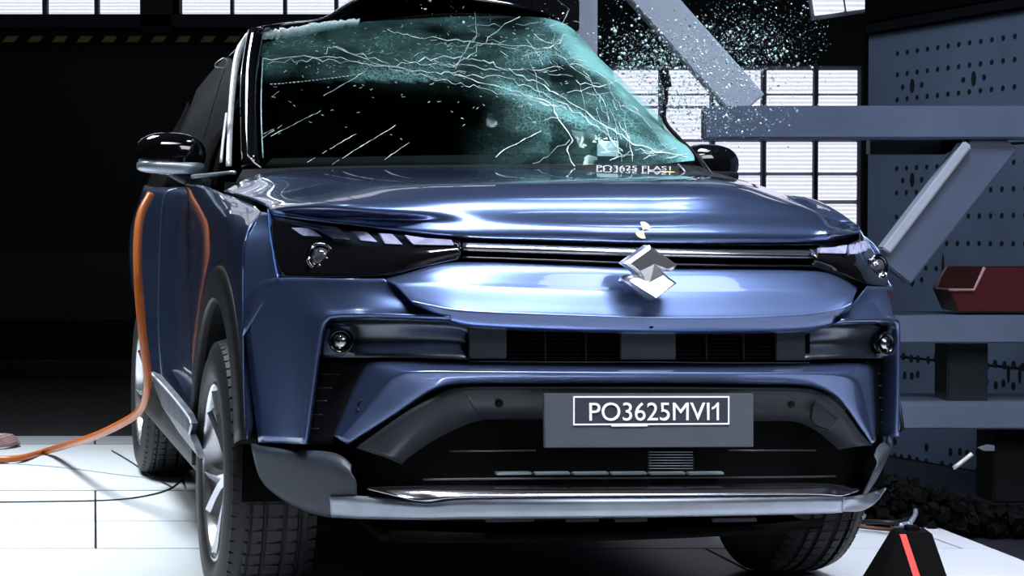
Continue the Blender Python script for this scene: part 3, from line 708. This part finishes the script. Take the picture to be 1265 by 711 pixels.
# --- body side, doors, sill
def side(mirror):
    sx = -.86
    def q(y, z, x=0): return Vector((sx+x, y, z))
    loft('front_door', [[q(1.42, .36, .02), q(1.9, .36, .02), q(2.5, .36, .02)], [q(1.42, .6), q(1.9, .6), q(2.5, .6)], [q(1.46, .85), q(1.9, .85), q(2.5, .85)], [q(1.55, 1.03, .01), q(1.9, 1.05, .01), q(2.5, 1.06, .01)], [q(1.72, 1.075, .10), q(1.95, 1.09, .07), q(2.5, 1.10, .06)]], PAINT, car, 20, 5, mirror=mirror)
    loft('rear_door', [[q(2.51, .36, .02), q(3.0, .36, .02), q(3.3, .5, .02)], [q(2.51, .6), q(3.0, .6), q(3.35, .65)], [q(2.51, .85), q(3.0, .85), q(3.45, .85)], [q(2.51, 1.06, .01), q(3, 1.07, .01), q(3.45, 1.08, .01)], [q(2.51, 1.10, .06), q(3.0, 1.11, .06), q(3.45, 1.12, .06)]], PAINT, car, 20, 5, mirror=mirror)
    loft('rear_quarter', [[q(3.1, .3, .06), q(3.5, .3, .06), q(4.1, .35, .1)], [q(3.46, .85), q(3.9, .85), q(4.2, .85, .1)], [q(3.46, 1.12, .06), q(3.9, 1.14, .06), q(4.15, 1.14, .12)]], PAINT, car, 16, 4, mirror=mirror)
    loft('sill', [[q(1.28, .20, .06), q(2.2, .20, .06), q(3.1, .2, .06)], [q(1.28, .26, .0), q(2.2, .26, -.0), q(3.1, .26, .0)], [q(1.28, .38, .0), q(2.2, .38, 0), q(3.1, .38, .0)]], DKPLASTIC, car, 16, 3, mirror=mirror)
    loft('side_window', [[q(1.8, 1.09, .10), q(2.4, 1.1, .08), q(3.4, 1.12, .08)], [q(2.1, 1.50, .2), q(2.5, 1.56, .21), q(3.4, 1.52, .22)]], BLACK, car, 12, 2, mirror=mirror)
side(False); side(True)
# floor pan and rear closure, keep the cabin dark
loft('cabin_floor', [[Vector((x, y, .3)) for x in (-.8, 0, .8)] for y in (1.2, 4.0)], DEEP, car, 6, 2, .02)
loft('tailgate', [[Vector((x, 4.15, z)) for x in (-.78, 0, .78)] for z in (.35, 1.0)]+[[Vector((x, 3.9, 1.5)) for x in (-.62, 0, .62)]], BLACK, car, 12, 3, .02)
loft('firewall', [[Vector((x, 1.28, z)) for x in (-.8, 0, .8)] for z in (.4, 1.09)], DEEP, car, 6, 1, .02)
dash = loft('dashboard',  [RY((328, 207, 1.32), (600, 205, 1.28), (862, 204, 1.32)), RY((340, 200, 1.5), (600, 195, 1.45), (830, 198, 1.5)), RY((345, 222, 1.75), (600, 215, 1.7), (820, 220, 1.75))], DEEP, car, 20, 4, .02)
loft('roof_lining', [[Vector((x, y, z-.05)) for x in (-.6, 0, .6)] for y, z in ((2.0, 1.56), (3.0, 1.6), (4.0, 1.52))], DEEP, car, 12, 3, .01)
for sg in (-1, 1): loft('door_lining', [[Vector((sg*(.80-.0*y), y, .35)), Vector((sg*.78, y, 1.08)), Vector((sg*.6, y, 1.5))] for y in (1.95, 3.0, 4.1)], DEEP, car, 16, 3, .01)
plate('far_dark_backing', RY((640, 30, 2.2), (690, 33, 2.0), (745, 84, 1.95), (800, 137, 1.9), (846, 186, 1.8), (846, 202, 1.8), (640, 202, 2.2)), mat('dark_teal_backing', (.004, .012, .013), .7, noise=.3), car, Vector((0, .01, 0)), 0)  # added dark sheet behind the glass, hides the lit panels beyond
for x in (-.38, .38): # seats
    s = box('seat', (x-.24, 2.3, .5), (x+.24, 2.42, 1.22), DEEP, car, .04); box('headrest', (x-.13, 2.34, 1.25), (x+.13, 2.42, 1.42), DEEP, s, .03)
lathe('steering_wheel', [(.18, -.012), (.192, 0), (.18, .012), (.168, 0), (.18, -.012)], (.38, 1.82, 1.02), (0, -1, .45), BLACK, car, 32)
# roof, buckled down toward the far side
roof = [RY((318, 40, 1.80), (352, 31, 1.86), (400, 23, 1.9), (455, -3, 1.95), (560, -2, 1.98), (655, 12, 1.95), (690, 26, 1.82)),
        RY((318, 38, 1.9), (352, 33, 2.05), (400, 26, 2.15), (462, -8, 2.2), (560, -30, 2.25), (655, -10, 2.2), (700, 18, 2.0)),
        [Vector((-.62, 3.0, 1.56)), Vector((-.5, 3.0, 1.62)), Vector((-.3, 3.0, 1.65)), Vector((0, 3.0, 1.66)), Vector((.3, 3.0, 1.65)), Vector((.5, 3.0, 1.62)), Vector((.62, 3.0, 1.56))],
        [Vector((-.62, 3.95, 1.5)), Vector((-.5, 3.95, 1.55)), Vector((-.3, 3.95, 1.57)), Vector((0, 3.95, 1.58)), Vector((.3, 3.95, 1.57)), Vector((.5, 3.95, 1.55)), Vector((.62, 3.95, 1.5))]]
loft('roof', roof, GLOSSBLACK, car, 50, 8, .01)
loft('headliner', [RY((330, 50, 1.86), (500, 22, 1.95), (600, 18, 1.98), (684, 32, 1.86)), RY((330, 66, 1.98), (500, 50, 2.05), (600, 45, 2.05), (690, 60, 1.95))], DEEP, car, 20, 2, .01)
# A pillars
tube('roof_pillar', RY((310, 208, 1.36), (308, 150, 1.5), (309, 90, 1.68), (316, 42, 1.82)), .028, GLOSSBLACK, car, 10, 20)
EDGEW = mat('torn_edge_and_highlight', (.75, .78, .85), .35, .3, noise=.2, nscale=40)  # white of torn edges and of the painted door frame highlight
def ribbon(name, L, Rr2, m, par, th=.004, n=30):
    return loft(name, [L, Rr2], m, par, n, 2, th)
ribbon('door_frame_highlight', RY((279, 205, 1.46), (281, 150, 1.6), (285, 95, 1.76), (291, 62, 1.84), (303, 42, 1.86)), RY((286, 205, 1.46), (288, 150, 1.6), (293, 95, 1.76), (301, 62, 1.84), (316, 36, 1.86)), EDGEW, car)  # highlight along the torn door frame, put in as a white strip
tube('door_seal', RY((273, 200, 1.48), (276, 170, 1.54), (280, 140, 1.6)), .0045, EDGEW, car, 6, 12)
plate('pillar_cap', RY((310, 36, 1.84), (322, 32, 1.84), (324, 50, 1.84), (312, 55, 1.84)), EDGEW, car, Vector((0, .02, 0)), .003)
tube('pillar_trim', RY((308, 188, 1.38), (308, 120, 1.58), (309, 70, 1.74)), .002, mat('dull_trim', (.3, .28, .26), .4, noise=.1), car, 6, 16)
tube('pillar_trim', RY((306, 192, 1.36), (313, 200, 1.34), (322, 207, 1.3)), .0028, mat('dull_trim', (.3, .28, .26), .4), car, 6, 12)
tube('glass_edge', RY((325, 195, 1.32), (323, 150, 1.45), (323, 110, 1.58), (325, 72, 1.72)), .0022, mat('glass_edge_teal', (.12, .3, .3), .2, noise=.3, nscale=60), car, 6, 20)
# crushed white roof edge
def rough_strip(name, top, bot, m, par, n=40, j=.006):
    a, b = resamp(top, n), resamp(bot, n)
    a = [p+Vector((random.uniform(-j, j), random.uniform(-j, j), random.uniform(-j, j))) for p in a]; b = [p+Vector((random.uniform(-j, j), random.uniform(-j, j), random.uniform(-j, j))) for p in b]
    c = [p.lerp(q, .5)+Vector((0, -.01, 0)) for p, q in zip(a, b)]
    return loft(name, [a, c, b], m, par, n, 2, .003)
rough_strip('crushed_roof_edge', RY((326, 38, 1.83), (360, 34, 1.84), (400, 27, 1.86), (445, 24, 1.88)), RY((326, 48, 1.83), (360, 46, 1.84), (400, 38, 1.86), (442, 31, 1.88)), GLASSW, car, j=.004)
# bent wire with loop at the near door
tube('loose_wire', RY((252, 170, 1.7), (262, 135, 1.7), (272, 102, 1.7), (278, 85, 1.7)), .0016, SATIN, car, 5, 20)
tube('wire_loop', RY((278, 84, 1.7), (268, 83, 1.7), (266, 79, 1.7), (276, 72, 1.7), (281, 76, 1.7), (278, 84, 1.7)), .0022, SILVER, car, 5, 24)
# bent black rod and head at the far side
rod = tube('bent_pillar_trim', RY((822, 92, 1.36), (823, 120, 1.36), (821, 148, 1.36), (838, 170, 1.34), (858, 190, 1.32), (872, 212, 1.3)), .007, BLACK, car, 8, 30)
tube('torn_bracket', RY((819, 84, 1.36), (822, 96, 1.36), (824, 108, 1.36)), .016, BLACK, rod, 8, 8)
tube('wiper_arm', RY((838, 203, 1.1), (846, 212, 1.05)), .003, SILVER, car, 6)
tube('wiper_arm', RY((862, 190, 1.2), (872, 204, 1.12), (880, 216, 1.06)), .003, SATIN, car, 6)

# --- mirrors
def blob(name, c, rx, ry, rz, m, par, e=2.6, cutz=None, nu=24, nv=14, keep='above'):
    V, Fc = [], []
    def sp(t, p): return math.copysign(abs(t)**(2/p), t)
    for i in range(nv+1):
        v = -math.pi/2+math.pi*i/nv
        for j in range(nu):
            u = 2*math.pi*j/nu
            z = sp(math.sin(v), e)
            if cutz is not None: z = max(z, cutz) if keep == 'above' else min(z, cutz)
            V.append(Vector(c)+Vector((rx*sp(math.cos(v), e)*sp(math.cos(u), e), ry*sp(math.cos(v), e)*sp(math.sin(u), e), rz*z)))
    for i in range(nv):
        for j in range(nu): Fc.append((i*nu+j, i*nu+(j+1) % nu, (i+1)*nu+(j+1) % nu, (i+1)*nu+j))
    return mesh(name, V, Fc, m, par)
c = PY(211, 190, 1.72)
for mi in (False, True):
    cc = Vector((-c.x-.035, c.y-.02, c.z+.03)) if mi else c
    mc = blob('mirror_cap', cc, .108, .06, .066, GLOSSBLACK, car, 2.4)
    blob('mirror_lower_shell', cc+Vector((0, -.004, -.040)), .104, .056, .022, SILVER if not mi else BLACK, mc, 3.2)
    tube('mirror_arm', [cc+Vector((0, 0, -.05)), cc+Vector((.05 if not mi else -.05, .0, -.075)), cc+Vector((.12 if not mi else -.12, .02, -.09))], .02, SATIN, mc, 8, 8)
# door top and hinge bits at the mirror foot
tube('door_top_trim', RY((238, 218, 1.62), (262, 216, 1.5), (290, 213, 1.38)), .007, SILVER, car, 6, 10)

# --- torn sill flap
plate('torn_sill_trim', [PX(x, y, X) for x, y, X in ((184, 459, -.90), (193, 463, -.90), (213, 487, -.905), (231, 510, -.91), (236, 523, -.91), (234, 535, -.91), (246, 566, -.905), (222, 536, -.90), (200, 502, -.90))], mat('scuffed_trim', (.16, .18, .22), .35, .3, noise=.5, nscale=8), car, Vector((.02, .01, 0)), .002)
tube('torn_edge', [PX(x, y, -.912) for x, y in ((184, 458), (196, 470), (212, 488), (228, 508), (236, 522), (234, 536))], .0035, EDGEW, car, 6, 20)

# --- windscreen
ws = [RY((325, 205, 1.30), (430, 206, 1.22), (540, 206, 1.18), (650, 205, 1.16), (730, 204, 1.16), (800, 204, 1.2), (858, 198, 1.27)),
      RY((324, 150, 1.45), (430, 155, 1.38), (540, 160, 1.33), (650, 160, 1.3), (720, 165, 1.25), (785, 172, 1.25), (856, 190, 1.3)),
      RY((323, 74, 1.72), (430, 82, 1.6), (540, 98, 1.48), (640, 120, 1.38), (700, 132, 1.32), (765, 158, 1.28), (843, 174, 1.34)),
      RY((323, 64, 1.76), (430, 52, 1.72), (540, 48, 1.70), (620, 56, 1.62), (690, 66, 1.55), (758, 112, 1.45), (826, 155, 1.40)),
      RY((322, 55, 1.80), (400, 32, 1.84), (500, 24, 1.88), (600, 20, 1.9), (692, 27, 1.8), (745, 76, 1.65), (803, 130, 1.5))]
gm = bpy.data.materials.new('shattered_laminated_glass'); gm.use_nodes = True; nt = gm.node_tree; nt.nodes.remove(nt.nodes['Principled BSDF'])
N = nt.nodes.new; Lk = nt.links.new; out = nt.nodes['Material Output']
tc = N('ShaderNodeTexCoord'); vo = N('ShaderNodeTexVoronoi'); vo.feature = 'DISTANCE_TO_EDGE'; vo.inputs['Scale'].default_value = 70
vo2 = N('ShaderNodeTexVoronoi'); vo2.feature = 'DISTANCE_TO_EDGE'; vo2.inputs['Scale'].default_value = 22
nz = N('ShaderNodeTexNoise'); nz.inputs['Scale'].default_value = 5; nz.inputs['Detail'].default_value = 4
vc = N('ShaderNodeVertexColor'); vc.layer_name = 'crush'
for q in (vo, vo2, nz): Lk(tc.outputs['Object'], q.inputs['Vector'])
def M_(op, a, b=None, clamp=False):
    n = N('ShaderNodeMath'); n.operation = op; n.use_clamp = clamp
    for i, v in enumerate((a, b)):
        if v is None: continue
        if isinstance(v, (int, float)): n.inputs[i].default_value = v
        else: Lk(v, n.inputs[i])
    return n.outputs[0]
l1 = M_('LESS_THAN', vo.outputs['Distance'], .05); l2 = M_('LESS_THAN', vo2.outputs['Distance'], .018)
sepc = N('ShaderNodeSeparateColor'); Lk(vc.outputs['Color'], sepc.inputs['Color'])
cru = sepc.outputs['Red']; nzf = M_('MULTIPLY', M_('SUBTRACT', nz.outputs['Fac'], .38, True), 3.2, True)
dens = M_('MULTIPLY', cru, nzf)
a1 = M_('MULTIPLY', l1, M_('MULTIPLY', dens, .9)); a2 = M_('MULTIPLY', l2, M_('MULTIPLY', dens, .55))
haze = M_('MULTIPLY', cru, M_('ADD', M_('MULTIPLY', nzf, .50), M_('MULTIPLY', cru, .17)))
fac = M_('ADD', M_('ADD', a1, a2), haze, True)
trn = N('ShaderNodeBsdfTransparent'); trn.inputs['Color'].default_value = (.78, .93, .92, 1)
gls = N('ShaderNodeBsdfGlossy'); gls.inputs['Roughness'].default_value = .06; gls.inputs['Color'].default_value = (.7, .9, .9, 1)
fr_ = N('ShaderNodeFresnel'); fr_.inputs['IOR'].default_value = 1.35
m1 = N('ShaderNodeMixShader'); Lk(M_('MULTIPLY', fr_.outputs[0], .02), m1.inputs[0]); Lk(trn.outputs[0], m1.inputs[1]); Lk(gls.outputs[0], m1.inputs[2])
df = N('ShaderNodeBsdfDiffuse'); df.inputs['Color'].default_value = (.34, .74, .73, 1)
tl = N('ShaderNodeBsdfTranslucent'); tl.inputs['Color'].default_value = (.25, .62, .62, 1)
m2 = N('ShaderNodeMixShader'); m2.inputs[0].default_value = .55; Lk(df.outputs[0], m2.inputs[1]); Lk(tl.outputs[0], m2.inputs[2])
m3 = N('ShaderNodeMixShader'); Lk(fac, m3.inputs[0]); Lk(m1.outputs[0], m3.inputs[1]); Lk(m2.outputs[0], m3.inputs[2]); Lk(m3.outputs[0], out.inputs[0])
gg = grid(ws, 110, 16)
GP = []          # (px, py, Y) samples, to lay cracks on the glass
def cproj(P):
    d = P-CC; z = d.dot(cf_); return 632.5+F_*d.dot(cr_)/z, 355.5-F_*d.dot(cu_)/z
nr = len(gg); V = []; crush = []
for i, r in enumerate(gg):
    for j, p in enumerate(r):
        x, y = cproj(p); u, v = j/109, i/(nr-1)
        edge_ = min(1, min(j, 109-j)/6, min(i, nr-1-i)/6)
        q = p.copy(); q.y += edge_*(.003*math.sin(x*.05+y*.09)+.002*math.sin(x*.13-y*.11)+random.uniform(-.0015, .0015))
        V.append(q); GP.append((x, y, q.y))
        c = max(0, min(1, (x-560)/190))*(1 if y < 190 else .7)
        c *= .35+.65*math.exp(-((y-(25+(x-690)*.95))/42)**2) if x > 680 else 1
        c = max(c, .9*math.exp(-((y-(75+(x-325)*.13))/16)**2)*(.25 if x < 430 else .5), .28*(v > .5))
        if y > 100: c *= .08+.92*max(0, min(1, (x-570)/110))
        ln = y-(34+(x-690)*.985)
        if x > 640: c = max(c, 1.9*math.exp(-(ln/20)**2)*min(1, (x-640)/60))
        c = max(c, 1.1*math.exp(-((y-(100+(x-600)*.40))/13)**2)*max(0, min(1, (x-540)/120)))
        crush.append(c)
n = 110
Fc = [((i+1)*n+j, (i+1)*n+j+1, i*n+j+1, i*n+j) for i in range(nr-1) for j in range(n-1)]
wsc = mesh('windscreen', V, Fc, gm, car); wsc['label'] = 'sagging shattered laminated glass, teal at the far side'
cl = wsc.data.color_attributes.new('crush', 'FLOAT_COLOR', 'POINT')
for i, c in enumerate(crush): cl.data[i].color = (c, c, c, 1)
def onglass(x, y, o=-.006):
    b = min(GP, key=lambda g: (g[0]-x)**2+(g[1]-y)**2); return PY(x, y, b[2]+o)
cV, cF = [], []
def crack(pts, r=.0012, jit=2.5, step=7, brk=0.):
    P = [Vector((a, b, 0)) for a, b in pts]; L = sum((q-p).length for p, q in zip(P, P[1:])); k = max(3, int(L/step)); prev = None
    for i in range(k+1):
        p = cat_(P, i*(len(P)-1)/k); x, y = p.x+random.uniform(-jit, jit)*.6, p.y+random.uniform(-jit, jit)
        q = onglass(x, y)
        if prev is not None and random.random() >= brk:
            rr3 = r*random.uniform(.35, .95); t = (q-prev).normalized(); s = t.cross(Vector((.1, 1, .2))).normalized(); s2 = t.cross(s); b0 = len(cV)
            for e in (prev-t*.001, q+t*.001):
                for a in (0, 120, 240): cV.append(e+s*(rr3*math.cos(R(a)))+s2*(rr3*math.sin(R(a))))
            for a in range(3): cF.append((b0+a, b0+(a+1) % 3, b0+3+(a+1) % 3, b0+3+a))
        prev = q
crack([(325, 73), (400, 70), (450, 78), (520, 88), (560, 92), (620, 108), (680, 128), (700, 135)], .0018, 2)
crack([(330, 76), (400, 74), (470, 82), (540, 97), (600, 110), (680, 130)], .0012, 3)
crack([(410, 58), (440, 66), (480, 78)], .0012); crack([(400, 68), (413, 57), (450, 72), (480, 84), (500, 77)], .0014)
crack([(480, 38), (520, 45), (580, 52), (640, 57), (680, 58), (698, 42)], .0018, 2.5)
crack([(500, 78), (560, 80), (620, 86), (692, 84)], .0013, 2); crack([(500, 76), (560, 70), (600, 76), (640, 92), (690, 118), (740, 150), (790, 180), (850, 192)], .0022, 3)
crack([(560, 92), (620, 97), (680, 120), (740, 160), (770, 185)], .0015, 3); crack([(585, 15), (590, 45), (575, 60), (563, 85)], .0014, 3)
crack([(560, 85), (585, 62), (600, 48), (640, 20)], .0013, 4)
crack([(683, 130), (690, 148), (707, 172), (700, 185), (710, 205)], .0026, 1.5); crack([(705, 172), (680, 190), (660, 200)], .0016, 3); crack([(612, 192), (640, 175), (668, 162)], .0016, 2)
for k in range(46):
    x = random.uniform(640, 820); y0_ = 35+(x-690)*.98 if x > 690 else 30; y = y0_+abs(random.gauss(0, 38))+4
    if y > 190: continue
    a = random.uniform(-.3, 1.5); L = random.uniform(15, 60)
    x1, y1 = min(850, x+L*math.cos(a)), min(198, y+L*math.sin(a))
    if y1 < 30+(x1-690)*.97: continue
    crack([(x, y), ((x+x1)/2+random.uniform(-6, 6), (y+y1)/2+random.uniform(-6, 6)), (x1, y1)], random.uniform(.0006, .0014), 2.5)
for k in range(30):
    x, y = random.uniform(420, 690), random.uniform(25, 90)
    crack([(x, y), (x+random.uniform(10, 50), y+random.uniform(-8, 14))], random.uniform(.0005, .001), 3, brk=.2)
# straight scratches of light on the lower glass
for (a, b) in (((324, 170), (348, 155)), ((335, 168), (396, 137)), ((380, 200), (440, 165)), ((410, 203), (488, 155)), ((475, 197), (510, 173)), ((336, 120), (345, 113)), ((325, 165), (338, 160)), ((400, 118), (452, 88))): crack([a, b], .0011, .6, 5, .1)
for i in range(24): crack([(334+i*4.7, 104-i*.35-.001*i*i*8), (336.5+i*4.7, 104-i*.35-.001*i*i*8)], .0016, .3)
for k in range(150):
    x, y = random.uniform(330, 700), random.triangular(20, 190, 60); a = random.uniform(0, 3)
    crack([(x, y), (x+random.uniform(1, 4), y+random.uniform(-2, 2))], random.uniform(.0006, .0013), .5)
for k in range(10):
    x = random.uniform(740, 840); crack([(x, 192+random.uniform(-8, 6)), (x+25, 190+random.uniform(-6, 6))], .0011, 3)
ck = mesh('cracks', cV, cF, mat('crack_white', (.6, .82, .84), .5, noise=.5, nscale=25), wsc, False); ck['kind'] = 'stuff'; ck['label'] = 'white fracture lines'
# paper behind the glass
pap = plate('paper_notice', RY((738, 178, 1.42), (742, 174, 1.42), (764, 174, 1.42), (764, 199, 1.42), (738, 199, 1.42)), mat('paper', (.8, .82, .88), .6, noise=.15, nscale=120), car, Vector((0, .002, 0)), 0)

# ================================================================== LOOSE THINGS
# glass fragments in the air
def frag_mesh(name, m):
    bm = bmesh.new(); bmesh.ops.create_icosphere(bm, subdivisions=1, radius=1)
    for v in bm.verts: v.co *= random.uniform(.55, 1.2)
    me = bpy.data.meshes.new(name); bm.to_mesh(me); bm.free(); me.materials.append(m); return me
FM = [frag_mesh('glass_fragment', m) for m in (GLASSW, TEALSH, GLASSW, mat('grey_glass', (.5, .55, .6), .2, noise=.2), GLASSW)]
def cloud():
    r = random.random()
    while True:
        if r < .5: x, y = random.gauss(815, 48), random.gauss(95, 36)
        elif r < .78: x, y = random.gauss(925, 45), random.gauss(62, 34)
        elif r < .92: x, y = random.gauss(860, 55), random.gauss(140, 20)
        elif r < .95: x, y = random.gauss(840, 30), random.gauss(110, 28)
        else: x, y = random.uniform(500, 1000), random.uniform(0, 150)
        if not (0 < y < (190 if x > 835 else 172) and 480 < x < 1030): continue
        if 690 < x < 860 and y > 26+(x-690)*.98-8: continue       # stays outside the sagging glass
        if x < 690 and y > 60: continue
        return x, y
def cdepth(x): return random.uniform(5.25, 5.9) if x > 700 else random.uniform(4.95, 5.15)
lst = []
for i in range(9000):
    x, y = cloud(); s = random.expovariate(1/.001)+.0009; lst.append((min(s, .0062), x, y, cdepth(x)))
lst.sort(reverse=True)
first = None
for i, (s, x, y, d) in enumerate(lst[:300]):
    o = bpy.data.objects.new('glass_fragment', FM[i % 5]); COL.objects.link(o); o.location = G(x, y, d)
    o.rotation_euler = (random.uniform(0, 6), random.uniform(0, 6), 0); o.scale = (s, s, s*random.uniform(.4, 1.2))
    tag(o, 'small glass crumb flying in the cloud beside the broken windscreen', 'glass fragment', 'glass crumbs in the air')
V, Fc, mi_ = [], [], []
for i, (s, x, y, d) in enumerate(lst[300:]):
    p = G(x, y, d); b0 = len(V)
    for _ in range(4): V.append(p+Vector((random.gauss(0, 1), random.gauss(0, 1), random.gauss(0, 1))).normalized()*s*1.1)
    Fc += [(b0, b0+1, b0+2), (b0, b0+2, b0+3), (b0, b0+3, b0+1), (b0+1, b0+3, b0+2)]; mi_ += [int(i % 4 == 0)]*4
o = mesh('glass_dust', V, Fc, GLASSW, None, False); o.data.materials.append(TEALSH)
for p_, k_ in zip(o.data.polygons, mi_): p_.material_index = k_
tag(o, 'fine white and teal glass dust spraying from the broken windscreen', 'glass dust', kind='stuff')

# orange cable: over the floor, up along the door
cpts = [GF(-40, 566, .02), GF(20, 566, .02), GF(60, 556, .022)]
Yq = 7.0
cpts += [G(110, 541, Yq-.4), G(148, 524, Yq-.8), G(172, 508, Yq-1.0), G(181, 488, Yq-1.2), G(182, 460, Yq-1.3), G(176, 410, Yq-1.35), G(171, 350, Yq-1.35), G(170, 300, Yq-1.3), G(174, 265, Yq-1.25), G(186, 240, Yq-1.2)]
tag(tube('charging_cable', cpts, .0145, ORANGE, None, 12, 90), 'thick orange cable sweeping over the white floor up to the near mirror', 'cable')
# hose coil
hc = GF(-6, 552); t = []
for i in range(150):
    a = i*.17; t.append(hc+Vector((math.cos(a)*(.10-.0002*i), math.sin(a)*.10, .014+.0009*i*.25)))
tag(tube('hose_coil', t, .013, PINKHOSE, None, 8), 'greyish pink hose lying in a coil at the left edge of the floor', 'hose')
# thin black wires on the floor
tag(tube('floor_wire', [GF(-30, 620, .004), GF(60, 619, .004), GF(140, 617, .004), GF(185, 611, .004), GF(212, 602, .004), GF(228, 588, .004)], .003, BLACK, None, 6, 50), 'thin black wire curving along the floor toward the near wheel', 'wire')
tag(tube('floor_wire', [GF(138, 556, .004), GF(160, 569, .004), GF(190, 589, .004), GF(214, 602, .004)], .003, SATIN, None, 6, 30), 'short straight grey wire lying slantwise behind the near front wheel', 'wire')
tag(tube('floor_wire', [GF(-20, 570, .003), GF(70, 576, .003), GF(150, 586, .003), GF(190, 590, .003)], .0025, mat('pale_wire', (.4, .45, .5), .5, noise=.1), None, 6, 30), 'faint pale wire lying across the back of the white floor', 'wire')

# black wedge block with a red stripe
by = 4.55
def gb_(x, y, dy=0): p = G(x, y, by+dy); return p
wbk = tag(empty('marker_block', Vector((G(1132, 700, by).x, by+.1, 0))), 'black wedge-shaped block with a red stripe standing on the floor at lower right', 'marker')
kx2 = by/F_; cx_ = G(1132, 700, by).x; ztop = G(1132, 663, by).z
def q3(x, z, y): return Vector((G(x, 700, by).x-wbk.location.x, y, z))
hb = [q3(1075, 0, -.10), q3(1182, 0, -.10), q3(1182, 0, .10), q3(1075, 0, .10)]; ht = [q3(1117, ztop, -.03), q3(1159, ztop, -.03), q3(1159, ztop, .05), q3(1117, ztop, .05)]
bm = bmesh.new(); vb = [bm.verts.new(p) for p in hb]; vt_ = [bm.verts.new(p) for p in ht]
bm.faces.new(vb[::-1]); bm.faces.new(vt_)
for i in range(4): bm.faces.new((vb[i], vb[(i+1) % 4], vt_[(i+1) % 4], vt_[i]))
bmesh.ops.bevel(bm, geom=bm.edges[:], offset=.004, segments=2, affect='EDGES'); me = bpy.data.meshes.new('block'); bm.to_mesh(me); bm.free(); link('block', me, DEEP, wbk, False)
box('top_tab', q3(1130, ztop-.005, -.01), q3(1146, ztop+.012, .03), DEEP, wbk, .002)
def fr2(t, x): a = hb[0].lerp(ht[0], t); return Vector((q3(x, 0, 0).x, a.y-.003, a.z))
plate('red_stripe', [fr2(0, 1139), fr2(0, 1148), fr2(.98, 1126), fr2(.98, 1118)], mat('red_tape', (.75, .04, .03), .5, noise=.12, nscale=90), wbk, Vector((0, .002, 0)), 0)

# dark rubble and torn parts by the barrier foot
V, Fc = [], []
rub = empty('debris_pile', GF(1180, 625)); tag(rub, 'heap of black torn foam and rubber debris at the foot of the barrier', 'debris', kind='stuff')
bpy.data.objects.remove(rub)
def chunk(c, s):
    bm_ = bmesh.new(); bmesh.ops.create_cube(bm_, size=1)
    rot = Matrix.Rotation(random.uniform(0, 3), 3, Vector((random.random(), random.random(), random.random())).normalized()); b0 = len(V)
    for v in bm_.verts: V.append(Vector(c)+rot @ Vector((v.co.x*s*random.uniform(.6, 1.5), v.co.y*s*random.uniform(.6, 1.4), v.co.z*s*random.uniform(.6, 1.3))))
    for f_ in bm_.faces: Fc.append(tuple(b0+v.index for v in f_.verts))
    bm_.free()
for i in range(900):
    t = random.random()**1.3; px_ = 1075+t*230; topy = 578+t*75+random.uniform(-6, 6)
    yy = random.uniform(5.7, 6.1); zt_ = max(.03, G(px_, topy, yy).z)
    c = G(px_, 600, yy); c.z = random.uniform(0, 1)*zt_-.01; chunk(c, random.uniform(.012, .035))
tag(mesh('debris_pile', V, Fc, DEEP, None, False), 'heap of black torn foam and rubber debris at the foot of the barrier', 'debris', kind='stuff')
# torn metal strap and clamp beside the far wheel
zz = GF(1110, 648)
st2 = tag(empty('torn_strap', GF(1112, 652)), 'bright metal clamp on dark torn straps lying beside the far front wheel', 'strap')
def sl(P): return P-st2.location
tube('strap', [sl(GF(x_, y_, z_)) for x_, y_, z_ in ((1055, 645, .03), (1080, 644, .04), (1105, 645, .04), (1125, 640, .04))], .008, DKPLASTIC, st2, 8, 20)
tube('strap', [sl(GF(x_, y_, z_)) for x_, y_, z_ in ((1062, 650, .012), (1090, 653, .012), (1112, 655, .02))], .006, mat('rusty', (.12, .05, .03), .6, noise=.3), st2, 8, 20)
tube('clamp', [sl(GF(x_, y_, z_)) for x_, y_, z_ in ((1114, 656, .02), (1122, 648, .04), (1130, 637, .06), (1131, 630, .07))], .008, SILVER, st2, 8, 16)
tube('clamp_band', [sl(GF(x_, y_, z_)) for x_, y_, z_ in ((1112, 648, .05), (1122, 646, .05), (1128, 652, .04), (1118, 655, .03))], .006, SILVER, st2, 8, 16)
tag(tube('metal_pin', [G(1178, 578, 5.6), G(1190, 569, 5.6), G(1201, 560, 5.6)], .0075, mat('pin_grey', (.5, .5, .5), .5, .3, noise=.2), None, 10, 6), 'short grey metal pin caught in the air in front of the perforated wall', 'pin')
tag(plate('metal_scrap', [G(x_, y_, 6.42) for x_, y_ in ((1208, 553), (1220, 549), (1229, 550), (1229, 557), (1216, 557))], SILVER, None, Vector((0, .02, 0)), .002), 'small bright metal scrap beside the dark barrier foot', 'scrap')

# light bank over the near left side of the hall: lights the fender and shows in it
